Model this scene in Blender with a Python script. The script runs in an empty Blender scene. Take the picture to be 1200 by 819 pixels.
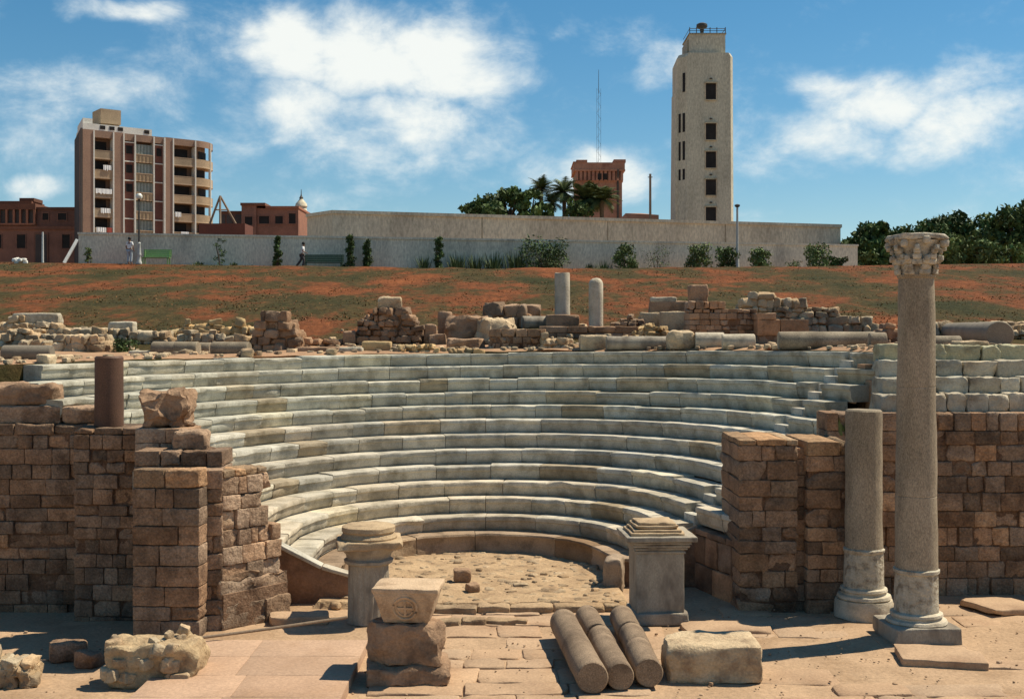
import bpy, math, random
from mathutils import Vector, Matrix, noise

R = math.radians
PI = math.pi
SC = bpy.context.scene
COL = SC.collection

# ------------------------------------------------------------------ camera, sky, sun, exposure
F, HC, HY = 1400.0, 6.33, 392.0          # focal length in photo pixels, eye height, horizon row
cam = bpy.data.cameras.new('camera')
cam.sensor_width = 36.0
cam.lens = 36.0 * F / 1200.0
cam.shift_y = -17.5 / 1200.0
cam.clip_end = 6000
camo = bpy.data.objects.new('camera', cam)
camo.location = (0, 0, HC)
camo.rotation_euler = (R(90), 0, 0)
COL.objects.link(camo)
SC.camera = camo

SUN_EL = R(58)
SUN_AZ = R(21)                            # from +x towards +y : behind the theatre, to the right
sdir = Vector((math.cos(SUN_EL) * math.cos(SUN_AZ), math.cos(SUN_EL) * math.sin(SUN_AZ), math.sin(SUN_EL)))
sun = bpy.data.lights.new('sun', 'SUN')
sun.energy = 5.0
sun.angle = R(0.5)
sun.color = (1.0, 0.90, 0.72)
suno = bpy.data.objects.new('sun', sun)
suno.rotation_euler = sdir.to_track_quat('Z', 'Y').to_euler()
suno.location = (30, 10, 60)
COL.objects.link(suno)

SC.view_settings.view_transform = 'Standard'
SC.view_settings.look = 'None'
SC.view_settings.gamma = 1.0
SC.view_settings.use_curve_mapping = False
SC.view_settings.exposure = 0.36


def build_world():
    w = bpy.data.worlds.new('World')
    SC.world = w
    w.use_nodes = True
    nt = w.node_tree
    nt.nodes.clear()
    N = nt.nodes.new
    L = nt.links.new
    out = N('ShaderNodeOutputWorld')
    sky = N('ShaderNodeTexSky')
    sky.sky_type = 'NISHITA'
    sky.sun_disc = False
    sky.sun_elevation = SUN_EL
    sky.sun_rotation = R(90) - SUN_AZ
    sky.altitude = 0
    sky.air_density = 1.0
    sky.dust_density = 0.15
    sky.ozone_density = 3.0
    hs = N('ShaderNodeHueSaturation')
    hs.inputs['Hue'].default_value = 0.488
    hs.inputs['Saturation'].default_value = 1.3
    hs.inputs['Value'].default_value = .98
    L(sky.outputs[0], hs.inputs['Color'])
    bg = N('ShaderNodeBackground')
    bg.inputs['Strength'].default_value = 0.08
    L(hs.outputs[0], bg.inputs['Color'])
    tc = N('ShaderNodeTexCoord')

    def math_(op, a, b=None, c=None):
        m = N('ShaderNodeMath')
        m.operation = op
        for i, v in enumerate((a, b, c)):
            if v is None:
                continue
            if isinstance(v, (int, float)):
                m.inputs[i].default_value = v
            else:
                L(v, m.inputs[i])
        return m.outputs[0]
    # cumulus banks: direction, half width, half height (radians), weight
    banks = [(-0.19, .236, .075, .036, 1.0), (-0.10, .235, .11, .042, 1.0), (-0.045, .22, .08, .04, .9),
             (-0.165, .19, .06, .045, .85), (-.10, .17, .10, .055, .75), (-0.04, .15, .07, .05, .45),
             (.30, .205, .08, .035, .85), (.37, .215, .06, .026, .75), (.27, .17, .09, .04, .6), (.36, .165, .07, .04, .7),
             (.395, .19, .05, .03, .8),
             (-.36, .20, .09, .035, .6), (-.40, .17, .06, .04, .5), (-.405, .13, .03, .02, .75), (-.30, .22, .06, .03, .4),
             (.085, .135, .055, .028, .75), (.03, .135, .05, .02, .5), (.13, .225, .03, .03, .45), (.19, .15, .05, .04, .35),
             (-.33, .268, .05, .012, .7), (-.24, .16, .07, .05, .35)]
    acc = None
    nz0 = N('ShaderNodeTexNoise')
    nz0.inputs['Scale'].default_value = 9
    nz0.inputs['Detail'].default_value = 4
    L(tc.outputs['Generated'], nz0.inputs['Vector'])
    wv = N('ShaderNodeVectorMath')
    wv.operation = 'MULTIPLY_ADD'
    wv.inputs[1].default_value = (.09, .09, .07)
    L(nz0.outputs['Color'], wv.inputs[0])
    L(tc.outputs['Generated'], wv.inputs[2])
    for (u, v, ru, rv, wt) in banks:
        d = Vector((u, 1, v)).normalized()
        s = N('ShaderNodeVectorMath')
        s.operation = 'SUBTRACT'
        L(wv.outputs[0], s.inputs[0])
        s.inputs[1].default_value = (d.x + .045, d.y + .045, d.z + .035)
        m = N('ShaderNodeVectorMath')
        m.operation = 'MULTIPLY'
        L(s.outputs[0], m.inputs[0])
        m.inputs[1].default_value = (1 / ru, 1 / .30, 1 / rv)
        ln = N('ShaderNodeVectorMath')
        ln.operation = 'LENGTH'
        L(m.outputs[0], ln.inputs[0])
        mr = N('ShaderNodeMapRange')
        mr.interpolation_type = 'SMOOTHSTEP'
        mr.inputs['From Min'].default_value = 0.15
        mr.inputs['From Max'].default_value = 1.35
        mr.inputs['To Min'].default_value = wt
        mr.inputs['To Max'].default_value = 0
        L(ln.outputs['Value'], mr.inputs['Value'])
        acc = mr.outputs[0] if acc is None else math_('MAXIMUM', acc, mr.outputs[0])
    mp = N('ShaderNodeMapping')
    mp.inputs['Scale'].default_value = (1, 1, 1.6)
    L(tc.outputs['Generated'], mp.inputs['Vector'])
    nz = N('ShaderNodeTexNoise')
    nz.inputs['Scale'].default_value = 13
    nz.inputs['Detail'].default_value = 9
    nz.inputs['Roughness'].default_value = .64
    nz.inputs['Distortion'].default_value = .3
    L(mp.outputs[0], nz.inputs['Vector'])
    n2 = N('ShaderNodeTexNoise')
    n2.inputs['Scale'].default_value = 4
    n2.inputs['Detail'].default_value = 5
    L(mp.outputs[0], n2.inputs['Vector'])
    gen = math_('MULTIPLY', math_('SUBTRACT', n2.outputs['Fac'], .40), 1.0)     # thin cloud everywhere
    dens = math_('ADD', math_('MAXIMUM', acc, gen), math_('MULTIPLY', math_('SUBTRACT', nz.outputs['Fac'], .5), 1.45))
    n3 = N('ShaderNodeTexNoise')
    n3.inputs['Scale'].default_value = 38
    n3.inputs['Detail'].default_value = 8
    n3.inputs['Roughness'].default_value = .6
    L(mp.outputs[0], n3.inputs['Vector'])
    dens = math_('ADD', dens, math_('MULTIPLY', math_('SUBTRACT', n3.outputs['Fac'], .5), .55))
    mk = N('ShaderNodeMapRange')
    mk.interpolation_type = 'SMOOTHSTEP'
    mk.inputs['From Min'].default_value = .12
    mk.inputs['From Max'].default_value = 1.0
    L(dens, mk.inputs['Value'])
    msk = math_('MULTIPLY', mk.outputs[0], .93)
    cb = N('ShaderNodeBackground')
    cr = N('ShaderNodeMix')
    cr.data_type = 'RGBA'
    cr.inputs[6].default_value = (.62, .76, .84, 1)
    cr.inputs[7].default_value = (.95, .97, .92, 1)
    L(mk.outputs[0], cr.inputs[0])
    L(cr.outputs[2], cb.inputs['Color'])
    cb.inputs['Strength'].default_value = .80
    mx = N('ShaderNodeMixShader')
    L(msk, mx.inputs[0])
    L(bg.outputs[0], mx.inputs[1])
    L(cb.outputs[0], mx.inputs[2])
    L(mx.outputs[0], out.inputs[0])


build_world()


# ------------------------------------------------------------------ materials
def mat(name, c1, c2, scale=1.5, rough=.9, bump=.5, bscale=18, dark=None, dscale=.8, dlo=.52, dhi=.72, speck=.12, tint=True,
        spec=.25, bdist=.03, stretch=(1, 1, 1)):
    m = bpy.data.materials.new(name)
    m.use_nodes = True
    nt = m.node_tree
    N = nt.nodes.new
    L = nt.links.new
    b = nt.nodes['Principled BSDF']
    b.inputs['Roughness'].default_value = rough
    b.inputs['Specular IOR Level'].default_value = spec
    tc = N('ShaderNodeTexCoord')
    mp = N('ShaderNodeMapping')
    mp.inputs['Scale'].default_value = stretch
    L(tc.outputs['Object'], mp.inputs['Vector'])
    co = mp.outputs[0]

    def nse(s, det=6, r=.6):
        n = N('ShaderNodeTexNoise')
        n.inputs['Scale'].default_value = s
        n.inputs['Detail'].default_value = det
        n.inputs['Roughness'].default_value = r
        L(co, n.inputs['Vector'])
        return n.outputs['Fac']

    def rng(v, a, bb, lo=0, hi=1):
        r = N('ShaderNodeMapRange')
        r.inputs['From Min'].default_value = a
        r.inputs['From Max'].default_value = bb
        r.inputs['To Min'].default_value = lo
        r.inputs['To Max'].default_value = hi
        L(v, r.inputs['Value'])
        return r.outputs[0]

    def mix(f, a, bb, typ='MIX'):
        x = N('ShaderNodeMix')
        x.data_type = 'RGBA'
        x.blend_type = typ
        for i, v in ((0, f), (6, a), (7, bb)):
            if isinstance(v, (int, float)):
                x.inputs[i].default_value = v
            elif isinstance(v, tuple):
                x.inputs[i].default_value = (*v, 1)
            else:
                L(v, x.inputs[i])
        return x.outputs[2]
    c = mix(rng(nse(scale), .35, .65), c1, c2)
    if dark:
        c = mix(rng(nse(dscale, 8, .65), dlo, dhi, 0, .85), c, dark)
    if speck:
        c = mix(1.0, c, mix(rng(nse(bscale * 2.2, 3, .7), .3, .7), (1 - speck * 2,) * 3, (1 + speck,) * 3), 'MULTIPLY')
    if tint:
        a = N('ShaderNodeAttribute')
        a.attribute_name = 'tint'
        c = mix(1.0, c, a.outputs['Color'], 'MULTIPLY')
    L(c, b.inputs['Base Color'])
    if bump:
        bp = N('ShaderNodeBump')
        bp.inputs['Strength'].default_value = bump
        bp.inputs['Distance'].default_value = bdist
        L(nse(bscale, 8, .65), bp.inputs['Height'])
        L(bp.outputs[0], b.inputs['Normal'])
    return m


M = {}
M['marble'] = mat('seat_marble', (.63, .575, .465), (.49, .45, .365), 1.2, .85, .7, 14, dark=(.19, .165, .115), dscale=1.7, dlo=.45, dhi=.72)
M['bench'] = mat('bench_stone', (.40, .30, .21), (.26, .19, .13), 1.4, .9, .7, 12, dark=(.12, .09, .06), dscale=1.5)
M['brick'] = mat('wall_limestone', (.38, .25, .16), (.26, .165, .103), 1.9, .95, 1.0, 9, dark=(.10, .062, .04), dscale=1.4, dlo=.47, dhi=.68, bdist=.07, speck=.22)
M['brickpale'] = mat('wall_limestone_pale', (.50, .34, .22), (.34, .22, .14), 1.7, .95, 1.0, 8, dark=(.13, .08, .05), dscale=1.6, dlo=.5, dhi=.7, bdist=.08, speck=.2)
M['plasterwall'] = mat('flank_blocks', (.38, .235, .145), (.26, .155, .095), 1.3, .95, .9, 7, dark=(.12, .07, .042), dscale=1.2, dlo=.48, dhi=.7, bdist=.05)
M['plaster'] = mat('flank_plaster', (.32, .185, .11), (.20, .115, .07), 1.3, .95, .9, 7, dark=(.09, .05, .03), dscale=1.2, dlo=.46, dhi=.66, bdist=.06)
M['ruin'] = mat('ruin_limestone', (.62, .475, .30), (.43, .31, .19), 1.4, .95, 1.0, 9, dark=(.17, .11, .075), dscale=1.4, bdist=.06)
M['ruinred'] = mat('ruin_red_stone', (.41, .265, .165), (.28, .175, .105), 1.4, .95, 1.0, 9, dark=(.12, .075, .05), dscale=1.4, bdist=.06)
M['ruinpale'] = mat('ruin_pale_stone', (.56, .50, .38), (.44, .38, .28), 1.4, .95, .9, 9, dark=(.22, .18, .13), dscale=1.4, bdist=.05)
M['granite'] = mat('grey_granite', (.40, .325, .23), (.30, .245, .17), 1.2, .85, .5, 22, dark=(.16, .125, .085), dscale=1.3, dlo=.47, dhi=.72, speck=.25, stretch=(1, 1, .4))
M['granitebrown'] = mat('brown_granite', (.345, .25, .165), (.24, .17, .11), 1.4, .9, .6, 20, dark=(.13, .09, .06), dscale=1.6, dlo=.48, dhi=.72, speck=.25)
M['granitered'] = mat('red_granite', (.15, .08, .05), (.10, .055, .036), 1.0, .6, .3, 25, speck=.25)
M['granitedark'] = mat('dark_granite', (.26, .22, .165), (.19, .16, .12), 1.0, .85, .3, 25, speck=.2)
M['white'] = mat('white_marble', (.62, .54, .41), (.46, .39, .28), 2.5, .75, .7, 16, dark=(.25, .21, .16), dscale=2.2, bdist=.03)
M['whitecarved'] = mat('carved_marble', (.60, .54, .42), (.40, .34, .25), 5, .8, 1.0, 11, dark=(.14, .11, .08), dscale=5, bdist=.07)
M['impost'] = mat('tan_limestone', (.58, .42, .27), (.46, .32, .20), 2, .9, .8, 14, dark=(.2, .13, .08), dscale=2)
M['captop'] = mat('cap_stone', (.50, .37, .225), (.38, .27, .16), 2, .9, .8, 14, dark=(.17, .11, .07), dscale=2.2)
M['ochre'] = mat('ochre_stone', (.56, .40, .20), (.44, .29, .14), 2, .9, .7, 14, dark=(.2, .13, .08), dscale=1.6)
M['greymarble'] = mat('weathered_marble', (.40, .35, .27), (.28, .24, .185), 2, .85, .7, 16, dark=(.11, .085, .065), dscale=2.2, stretch=(1, 1, .5))
M['sand'] = mat('sandy_ground', (.46, .31, .19), (.36, .24, .145), .7, .97, .9, 6, dark=(.30, .185, .10), dscale=.35, tint=False, bdist=.04)
M['slab'] = mat('paving_stone', (.47, .32, .20), (.38, .255, .16), .8, .95, .6, 9, dark=(.30, .185, .11), dscale=.6, bdist=.03)
M['pinkslab'] = mat('platform_stone', (.47, .31, .205), (.40, .26, .17), .7, .95, .5, 9, dark=(.36, .22, .13), dscale=.5, bdist=.02)
M['rubfloor'] = mat('orchestra_stone', (.46, .33, .20), (.34, .235, .14), 1.4, .97, .9, 8, dark=(.17, .11, .065), dscale=1.2, bdist=.05)
M['earth'] = mat('bare_earth', (.42, .26, .15), (.32, .19, .11), .8, .97, .8, 7, tint=False)
M['hillwall'] = mat('boundary_plaster', (.78, .72, .55), (.66, .61, .47), .5, .95, .7, 4, dark=(.38, .36, .29), dscale=.45, bdist=.03, speck=.16, stretch=(1, 1, .35))
M['bastion'] = mat('bastion_plaster', (.70, .62, .45), (.58, .51, .375), .35, .95, .7, 3, dark=(.38, .33, .24), dscale=.4, bdist=.04, speck=.16, stretch=(1, 1, .35))
M['concrete'] = mat('tower_concrete', (.60, .56, .43), (.49, .455, .35), .45, .95, .6, 3, dark=(.36, .335, .26), dscale=.5, speck=.16, stretch=(1, 1, .4))
M['redbrick'] = mat('red_brick', (.45, .245, .165), (.36, .19, .125), .6, .95, .6, 4, dark=(.20, .085, .06), dscale=.5, bdist=.05)
M['oldred'] = mat('old_red_render', (.29, .145, .10), (.21, .11, .08), .4, .95, .5, 3, dark=(.15, .08, .06), dscale=.3)
M['aptwall'] = mat('apartment_render', (.36, .235, .165), (.29, .19, .135), .3, .9, .3, 3, dark=(.24, .16, .12), dscale=.3)
M['aptpanel'] = mat('balcony_panel', (.42, .31, .20), (.34, .25, .16), .6, .9, .3, 3)
M['aptdark'] = mat('maroon_render', (.20, .085, .06), (.15, .065, .05), .4, .9, .2, 3)
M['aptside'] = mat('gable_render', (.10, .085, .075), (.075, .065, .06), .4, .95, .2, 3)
M['offwhite'] = mat('off_white_paint', (.76, .74, .66), (.66, .64, .57), .6, .8, .2, 4)
M['glass'] = mat('dark_window', (.018, .016, .015), (.03, .027, .025), 1, .6, 0, 4, speck=0, tint=False, spec=.12)
M['shutter'] = mat('grey_green_shutter', (.34, .38, .33), (.27, .31, .27), 1, .7, .2, 4)
M['cloth'] = mat('white_cloth', (.80, .79, .76), (.70, .70, .68), 2, .9, .2, 6)
M['clothred'] = mat('red_cloth', (.45, .10, .07), (.35, .08, .06), 2, .9, .2, 6)
M['iron'] = mat('dark_iron', (.06, .06, .055), (.09, .08, .07), 3, .6, .2, 10, tint=False)
M['paleiron'] = mat('pale_painted_iron', (.52, .52, .47), (.42, .42, .38), 3, .6, .2, 10, tint=False)
M['lampglass'] = mat('lamp_globe', (.80, .78, .66), (.75, .73, .62), 2, .3, 0, 10, speck=0, tint=False, spec=.5)
M['green'] = mat('green_paint', (.25, .42, .16), (.19, .34, .12), 2, .6, .2, 10, tint=False)
M['darkgreen'] = mat('dark_green_paint', (.07, .11, .06), (.05, .08, .045), 2, .6, .2, 10, tint=False)
M['wood'] = mat('old_timber', (.30, .22, .15), (.22, .16, .11), 2, .9, .4, 10, tint=False, stretch=(1, 1, .2))
M['palewood'] = mat('whitewashed_timber', (.66, .66, .62), (.56, .56, .52), 2, .9, .4, 10, tint=False)
M['bark'] = mat('bark', (.13, .09, .06), (.09, .065, .045), 3, .95, .8, 8)
M['skin'] = mat('skin', (.30, .17, .11), (.26, .15, .10), 6, .6, 0, 10, speck=0, tint=False)
M['hair'] = mat('hair', (.015, .012, .01), (.02, .016, .012), 6, .6, 0, 10, speck=0, tint=False)
M['shirt'] = mat('white_shirt', (.78, .78, .76), (.70, .70, .69), 6, .9, 0, 10, speck=0, tint=False)
M['paletrousers'] = mat('pale_blue_trousers', (.42, .47, .50), (.36, .41, .45), 6, .9, 0, 10, speck=0, tint=False)
M['darktrousers'] = mat('dark_trousers', (.06, .05, .05), (.08, .07, .065), 6, .9, 0, 10, speck=0, tint=False)


def leafmat(name, c1, c2, sc=1.0):
    m = mat(name, c1, c2, sc, .75, 0, 6, speck=.1, spec=.2)
    b = m.node_tree.nodes['Principled BSDF']
    b.inputs['Roughness'].default_value = .7
    return m


M['leaf'] = leafmat('foliage_dark', (.05, .085, .028), (.085, .12, .04))
M['leafmid'] = leafmat('foliage_mid', (.09, .13, .045), (.14, .18, .065))
M['palm'] = leafmat('palm_foliage', (.06, .085, .035), (.10, .12, .05))
M['yucca'] = leafmat('yucca_foliage', (.07, .10, .04), (.12, .15, .07))
M['drygrass'] = leafmat('dry_grass', (.27, .11, .042), (.19, .09, .036), .4)


def hill_material():
    m = bpy.data.materials.new('grassy_hillside')
    m.use_nodes = True
    nt = m.node_tree
    N = nt.nodes.new
    L = nt.links.new
    b = nt.nodes['Principled BSDF']
    b.inputs['Roughness'].default_value = .97
    b.inputs['Specular IOR Level'].default_value = .1
    tc = N('ShaderNodeTexCoord')

    def nse(s, det=7, st=(1, 1, 1), r=.62):
        mp = N('ShaderNodeMapping')
        mp.inputs['Scale'].default_value = st
        L(tc.outputs['Object'], mp.inputs['Vector'])
        n = N('ShaderNodeTexNoise')
        n.inputs['Scale'].default_value = s
        n.inputs['Detail'].default_value = det
        n.inputs['Roughness'].default_value = r
        L(mp.outputs[0], n.inputs['Vector'])
        return n.outputs['Fac']

    def ramp(v, stops):
        r = N('ShaderNodeValToRGB')
        L(v, r.inputs[0])
        e = r.color_ramp.elements
        while len(e) < len(stops):
            e.new(.5)
        for i, (p, c) in enumerate(stops):
            e[i].position = p
            e[i].color = (*c, 1)
        return r.outputs[0]
    big = nse(.20, 10, (1, .6, 1), .72)
    c = ramp(big, [(.37, (.042, .042, .016)), (.485, (.08, .056, .022)), (.545, (.165, .058, .023)), (.69, (.28, .094, .034))])
    fine = ramp(nse(3.5, 6, (1, .5, 1), .75), [(.3, (.45, .45, .42)), (.55, (.95, .95, .95)), (.75, (1.5, 1.4, 1.25))])
    x = N('ShaderNodeMix')
    x.data_type = 'RGBA'
    x.blend_type = 'MULTIPLY'
    x.inputs[0].default_value = 1
    L(c, x.inputs[6])
    L(fine, x.inputs[7])
    L(x.outputs[2], b.inputs['Base Color'])
    bp = N('ShaderNodeBump')
    bp.inputs['Strength'].default_value = .9
    bp.inputs['Distance'].default_value = .15
    L(nse(2.6, 8, (1, 1, 1), .7), bp.inputs['Height'])
    L(bp.outputs[0], b.inputs['Normal'])
    return m


M['hill'] = hill_material()


# ------------------------------------------------------------------ helpers
def W(px, py, z=0.0):
    d = F * (HC - z) / (py - HY)
    return Vector(((px - 600) * d / F, d, z))


def Dp(px, py, d):
    return Vector(((px - 600) * d / F, d, HC - (py - HY) * d / F))


def tag(o, label=None, cat=None, group=None, kind=None):
    for k, v in (('label', label), ('category', cat), ('group', group), ('kind', kind)):
        if v:
            o[k] = v
    return o


def thing(name, label, cat, loc=(0, 0, 0), rz=0, group=None):
    o = bpy.data.objects.new(name, None)
    o.empty_display_size = .3
    COL.objects.link(o)
    o.location = loc
    o.rotation_euler = (0, 0, rz)
    return tag(o, label, cat, group)


def copy_tree(o, parent=None):
    c = o.copy()
    COL.objects.link(c)
    if parent:
        c.parent = parent
    for ch in [x for x in COL.objects if x.parent == o]:
        copy_tree(ch, c)
    return c


def tint(rn, lo=.8, hi=1.12, warm=.05):
    v = rn.uniform(lo, hi)
    w = rn.uniform(-warm, warm)
    return (v * (1 + w), v, v * (1 - w))


class MB:
    def __init__(s):
        s.v, s.f, s.t = [], [], []

    def add(s, vs, fs, tn=(1, 1, 1)):
        n = len(s.v)
        s.v.extend(vs)
        s.f.extend([tuple(i + n for i in f) for f in fs])
        s.t.extend([tn] * len(vs))

    def box(s, lo, hi, tn=(1, 1, 1), mx=None):
        x0, y0, z0 = lo
        x1, y1, z1 = hi
        vs = [Vector(p) for p in ((x0, y0, z0), (x1, y0, z0), (x1, y1, z0), (x0, y1, z0), (x0, y0, z1), (x1, y0, z1), (x1, y1, z1), (x0, y1, z1))]
        if mx:
            vs = [mx @ v for v in vs]
        s.add(vs, [(0, 3, 2, 1), (4, 5, 6, 7), (0, 1, 5, 4), (1, 2, 6, 5), (2, 3, 7, 6), (3, 0, 4, 7)], tn)

    def prism(s, plan, z0, z1, tn=(1, 1, 1)):
        n = len(plan)
        s.add([Vector((x, y, z0)) for x, y in plan] + [Vector((x, y, z1)) for x, y in plan],
              [(i, (i + 1) % n, n + (i + 1) % n, n + i) for i in range(n)] + [tuple(n + i for i in range(n)), tuple(range(n - 1, -1, -1))], tn)

    def stone(s, c, size, rot=None, rad=.03, amp=.015, fr=3.0, n=2, tn=(1, 1, 1), seed=0, chips=0, chipd=.25, taper=0):
        """rounded, chipped block: c centre, size full dims, rot Euler/Matrix3 or z angle"""
        hs = Vector(size) * .5
        rad = min(rad, hs.x * .8, hs.y * .8, hs.z * .8)
        ax = []
        for i in range(3):
            h = hs[i]
            inner = [-(h - rad) + 2 * (h - rad) * j / n for j in range(n + 1)]
            ax.append([-h] + inner + [h])
        m = len(ax[0])
        idx = {}
        vs = []
        fs = []

        def vid(i, j, k):
            key = (i, j, k)
            if key not in idx:
                idx[key] = len(vs)
                vs.append(Vector((ax[0][i], ax[1][j], ax[2][k])))
            return idx[key]
        e = m - 1
        for a in range(e):
            for b in range(e):
                fs.append((vid(a, b, 0), vid(a, b + 1, 0), vid(a + 1, b + 1, 0), vid(a + 1, b, 0)))
                fs.append((vid(a, b, e), vid(a + 1, b, e), vid(a + 1, b + 1, e), vid(a, b + 1, e)))
                fs.append((vid(a, 0, b), vid(a + 1, 0, b), vid(a + 1, 0, b + 1), vid(a, 0, b + 1)))
                fs.append((vid(a, e, b), vid(a, e, b + 1), vid(a + 1, e, b + 1), vid(a + 1, e, b)))
                fs.append((vid(0, a, b), vid(0, a, b + 1), vid(0, a + 1, b + 1), vid(0, a + 1, b)))
                fs.append((vid(e, a, b), vid(e, a + 1, b), vid(e, a + 1, b + 1), vid(e, a, b + 1)))
        rn = random.Random(seed * 7919 + 13)
        off = Vector((rn.uniform(-50, 50), rn.uniform(-50, 50), rn.uniform(-50, 50)))
        planes = []
        for _ in range(chips):
            nn = Vector((rn.choice((-1, 1)) * rn.uniform(.4, 1), rn.choice((-1, 1)) * rn.uniform(.4, 1), rn.uniform(.2, 1) * rn.choice((1, 1, 1, -1)))).normalized()
            ext = abs(nn.x) * hs.x + abs(nn.y) * hs.y + abs(nn.z) * hs.z
            planes.append((nn, ext * (1 - rn.uniform(.4, 1) * chipd)))
        inner = hs - Vector((rad, rad, rad))
        rm = None
        if rot is not None:
            rm = Matrix.Rotation(rot, 3, 'Z') if isinstance(rot, (int, float)) else rot
        c = Vector(c)
        out = []
        for p in vs:
            q = Vector((max(-inner.x, min(inner.x, p.x)), max(-inner.y, min(inner.y, p.y)), max(-inner.z, min(inner.z, p.z))))
            o = p - q
            if o.length > 1e-9:
                p = q + o.normalized() * rad
            for nn, dd in planes:
                ex = p.dot(nn) - dd
                if ex > 0:
                    p = p - nn * ex * .95
            if amp:
                p = p + noise.noise_vector(p * fr + off) * amp + noise.noise_vector(p * fr * 2.7 + off) * amp * .5
            if taper:
                k = 1 - taper * (p.z / hs.z) * .5
                p = Vector((p.x * k, p.y * k, p.z))
            if rm:
                p = rm @ p
            out.append(p + c)
        s.add(out, fs, tn)

    def lathe(s, prof, c=(0, 0, 0), seg=32, amp=0, fr=4, seed=0, mx=None, tn=(1, 1, 1), caps=True):
        """prof: (radius, z) list bottom to top"""
        vs = []
        off = Vector((seed * 3.7, seed * 1.3, -seed * 2.1))
        c = Vector(c)
        for (r, z) in prof:
            for i in range(seg):
                a = 2 * PI * i / seg
                p = Vector((r * math.cos(a), r * math.sin(a), z))
                if amp:
                    nv = noise.noise_vector(p * fr + off) * amp
                    p = p + nv
                p = (mx @ p) if mx else p
                vs.append(p + c)
        fs = []
        for k in range(len(prof) - 1):
            for i in range(seg):
                j = (i + 1) % seg
                fs.append((k * seg + i, k * seg + j, (k + 1) * seg + j, (k + 1) * seg + i))
        if caps:
            fs.append(tuple(range(seg - 1, -1, -1)))
            fs.append(tuple((len(prof) - 1) * seg + i for i in range(seg)))
        s.add(vs, fs, tn)

    def tube(s, pts, rads, seg=8, tn=(1, 1, 1)):
        vs = []
        n = len(pts)
        pts = [Vector(p) for p in pts]
        for i in range(n):
            t = (pts[min(i + 1, n - 1)] - pts[max(i - 1, 0)]).normalized()
            u = t.orthogonal().normalized()
            if abs(t.z) < .9:
                u = t.cross(Vector((0, 0, 1))).normalized()
            else:
                u = t.cross(Vector((1, 0, 0))).normalized()
            w = t.cross(u)
            for k in range(seg):
                a = 2 * PI * k / seg
                vs.append(pts[i] + (u * math.cos(a) + w * math.sin(a)) * rads[i])
        fs = []
        for i in range(n - 1):
            for k in range(seg):
                j = (k + 1) % seg
                fs.append((i * seg + k, i * seg + j, (i + 1) * seg + j, (i + 1) * seg + k))
        fs.append(tuple(range(seg - 1, -1, -1)))
        fs.append(tuple((n - 1) * seg + k for k in range(seg)))
        s.add(vs, fs, tn)

    def build(s, name, m, parent=None, loc=None, smooth=35):
        me = bpy.data.meshes.new(name)
        if loc is not None:
            l = Vector(loc)
            vs = [tuple(Vector(v) - l) for v in s.v]
        else:
            vs = [tuple(v) for v in s.v]
        me.from_pydata(vs, [], s.f)
        a = me.color_attributes.new('tint', 'FLOAT_COLOR', 'POINT')
        buf = []
        for t in s.t:
            buf.extend((t[0], t[1], t[2], 1))
        a.data.foreach_set('color', buf)
        me.materials.append(m)
        if smooth:
            me.polygons.foreach_set('use_smooth', [True] * len(me.polygons))
            me.set_sharp_from_angle(angle=R(smooth))
        me.update()
        o = bpy.data.objects.new(name, me)
        COL.objects.link(o)
        if loc is not None:
            o.location = loc
        if parent:
            o.parent = parent
        return o


# ------------------------------------------------------------------ terrain
CX, CY = -0.94, 30.8                      # centre of the seat circles
R0, TR, RISE, Z0 = 3.3, 0.636, 0.42, 0.65
TILT = 0.014
ROWS = 13


def crest_d(x):
    return 79.5


def hill_z(x, y):
    px = 600 + F * x / max(y, 1)
    u = max(-1.3, min(1.3, (px - 600) / 600))
    crest = 10.75 + (.50 * max(0, -u - .15) if u < 0 else .42 * max(0, u - .25))
    z = 5.72 + max(0, min(y, 45) - 42.5) * .06
    if y > 45:
        t = min(1, (y - 45) / (crest_d(x) - 45))
        s = t * .9 + .1 * (1 - (1 - t) ** 2)
        z = z + (crest - z) * s
    return z + .014 * max(-13, min(13, x)) * max(0, min(1, (50 - y) / 8))


def terr(px, py):
    """point of the terrace or hillside seen at photo pixel (px, py)"""
    lo, hi = 31, 79
    for _ in range(50):
        m = (lo + hi) / 2
        x = (px - 600) * m / F
        yy = HY - F * (hill_z(x, m) - HC) / m
        if yy > py:
            lo = m
        else:
            hi = m
    while lo < rim_back((px - 600) * lo / F) + .12:
        lo += .05
    return Vector(((px - 600) * lo / F, lo, hill_z((px - 600) * lo / F, lo)))


def ground_z(x, y):
    sm = lambda t: max(0, min(1, t)) ** 2 * (3 - 2 * max(0, min(1, t)))
    return (-.5 * sm((-7.6 - x) / 1.0) * sm((y - 22.3) / .9) + .05 * noise.noise(Vector((x * .6, y * .6, 3)))
            + .025 * noise.noise(Vector((x * 2, y * 2, 9))) - .03)


def build_ground():
    mb = MB()
    xs = [-2500, -600, -150, -60] + [-30 + i * .5 for i in range(121)] + [60, 150, 600, 2500]
    ys = [-500, -100, -20, 0, 10] + [15 + i * .5 for i in range(36)] + [40, 80, 300, 1000, 3500]
    nx = len(xs)
    for y in ys:
        for x in xs:
            z = 0
            if -30 < x < 30 and 15 < y < 33:
                z = ground_z(x, y)
            mb.v.append(Vector((x, y, z)))
            mb.t.append((1, 1, 1))
    for j in range(len(ys) - 1):
        for i in range(nx - 1):
            a = j * nx + i
            mb.f.append((a, a + 1, a + nx + 1, a + nx))
    tag(mb.build('ground', M['sand'], smooth=60), kind='structure')


build_ground()


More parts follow.
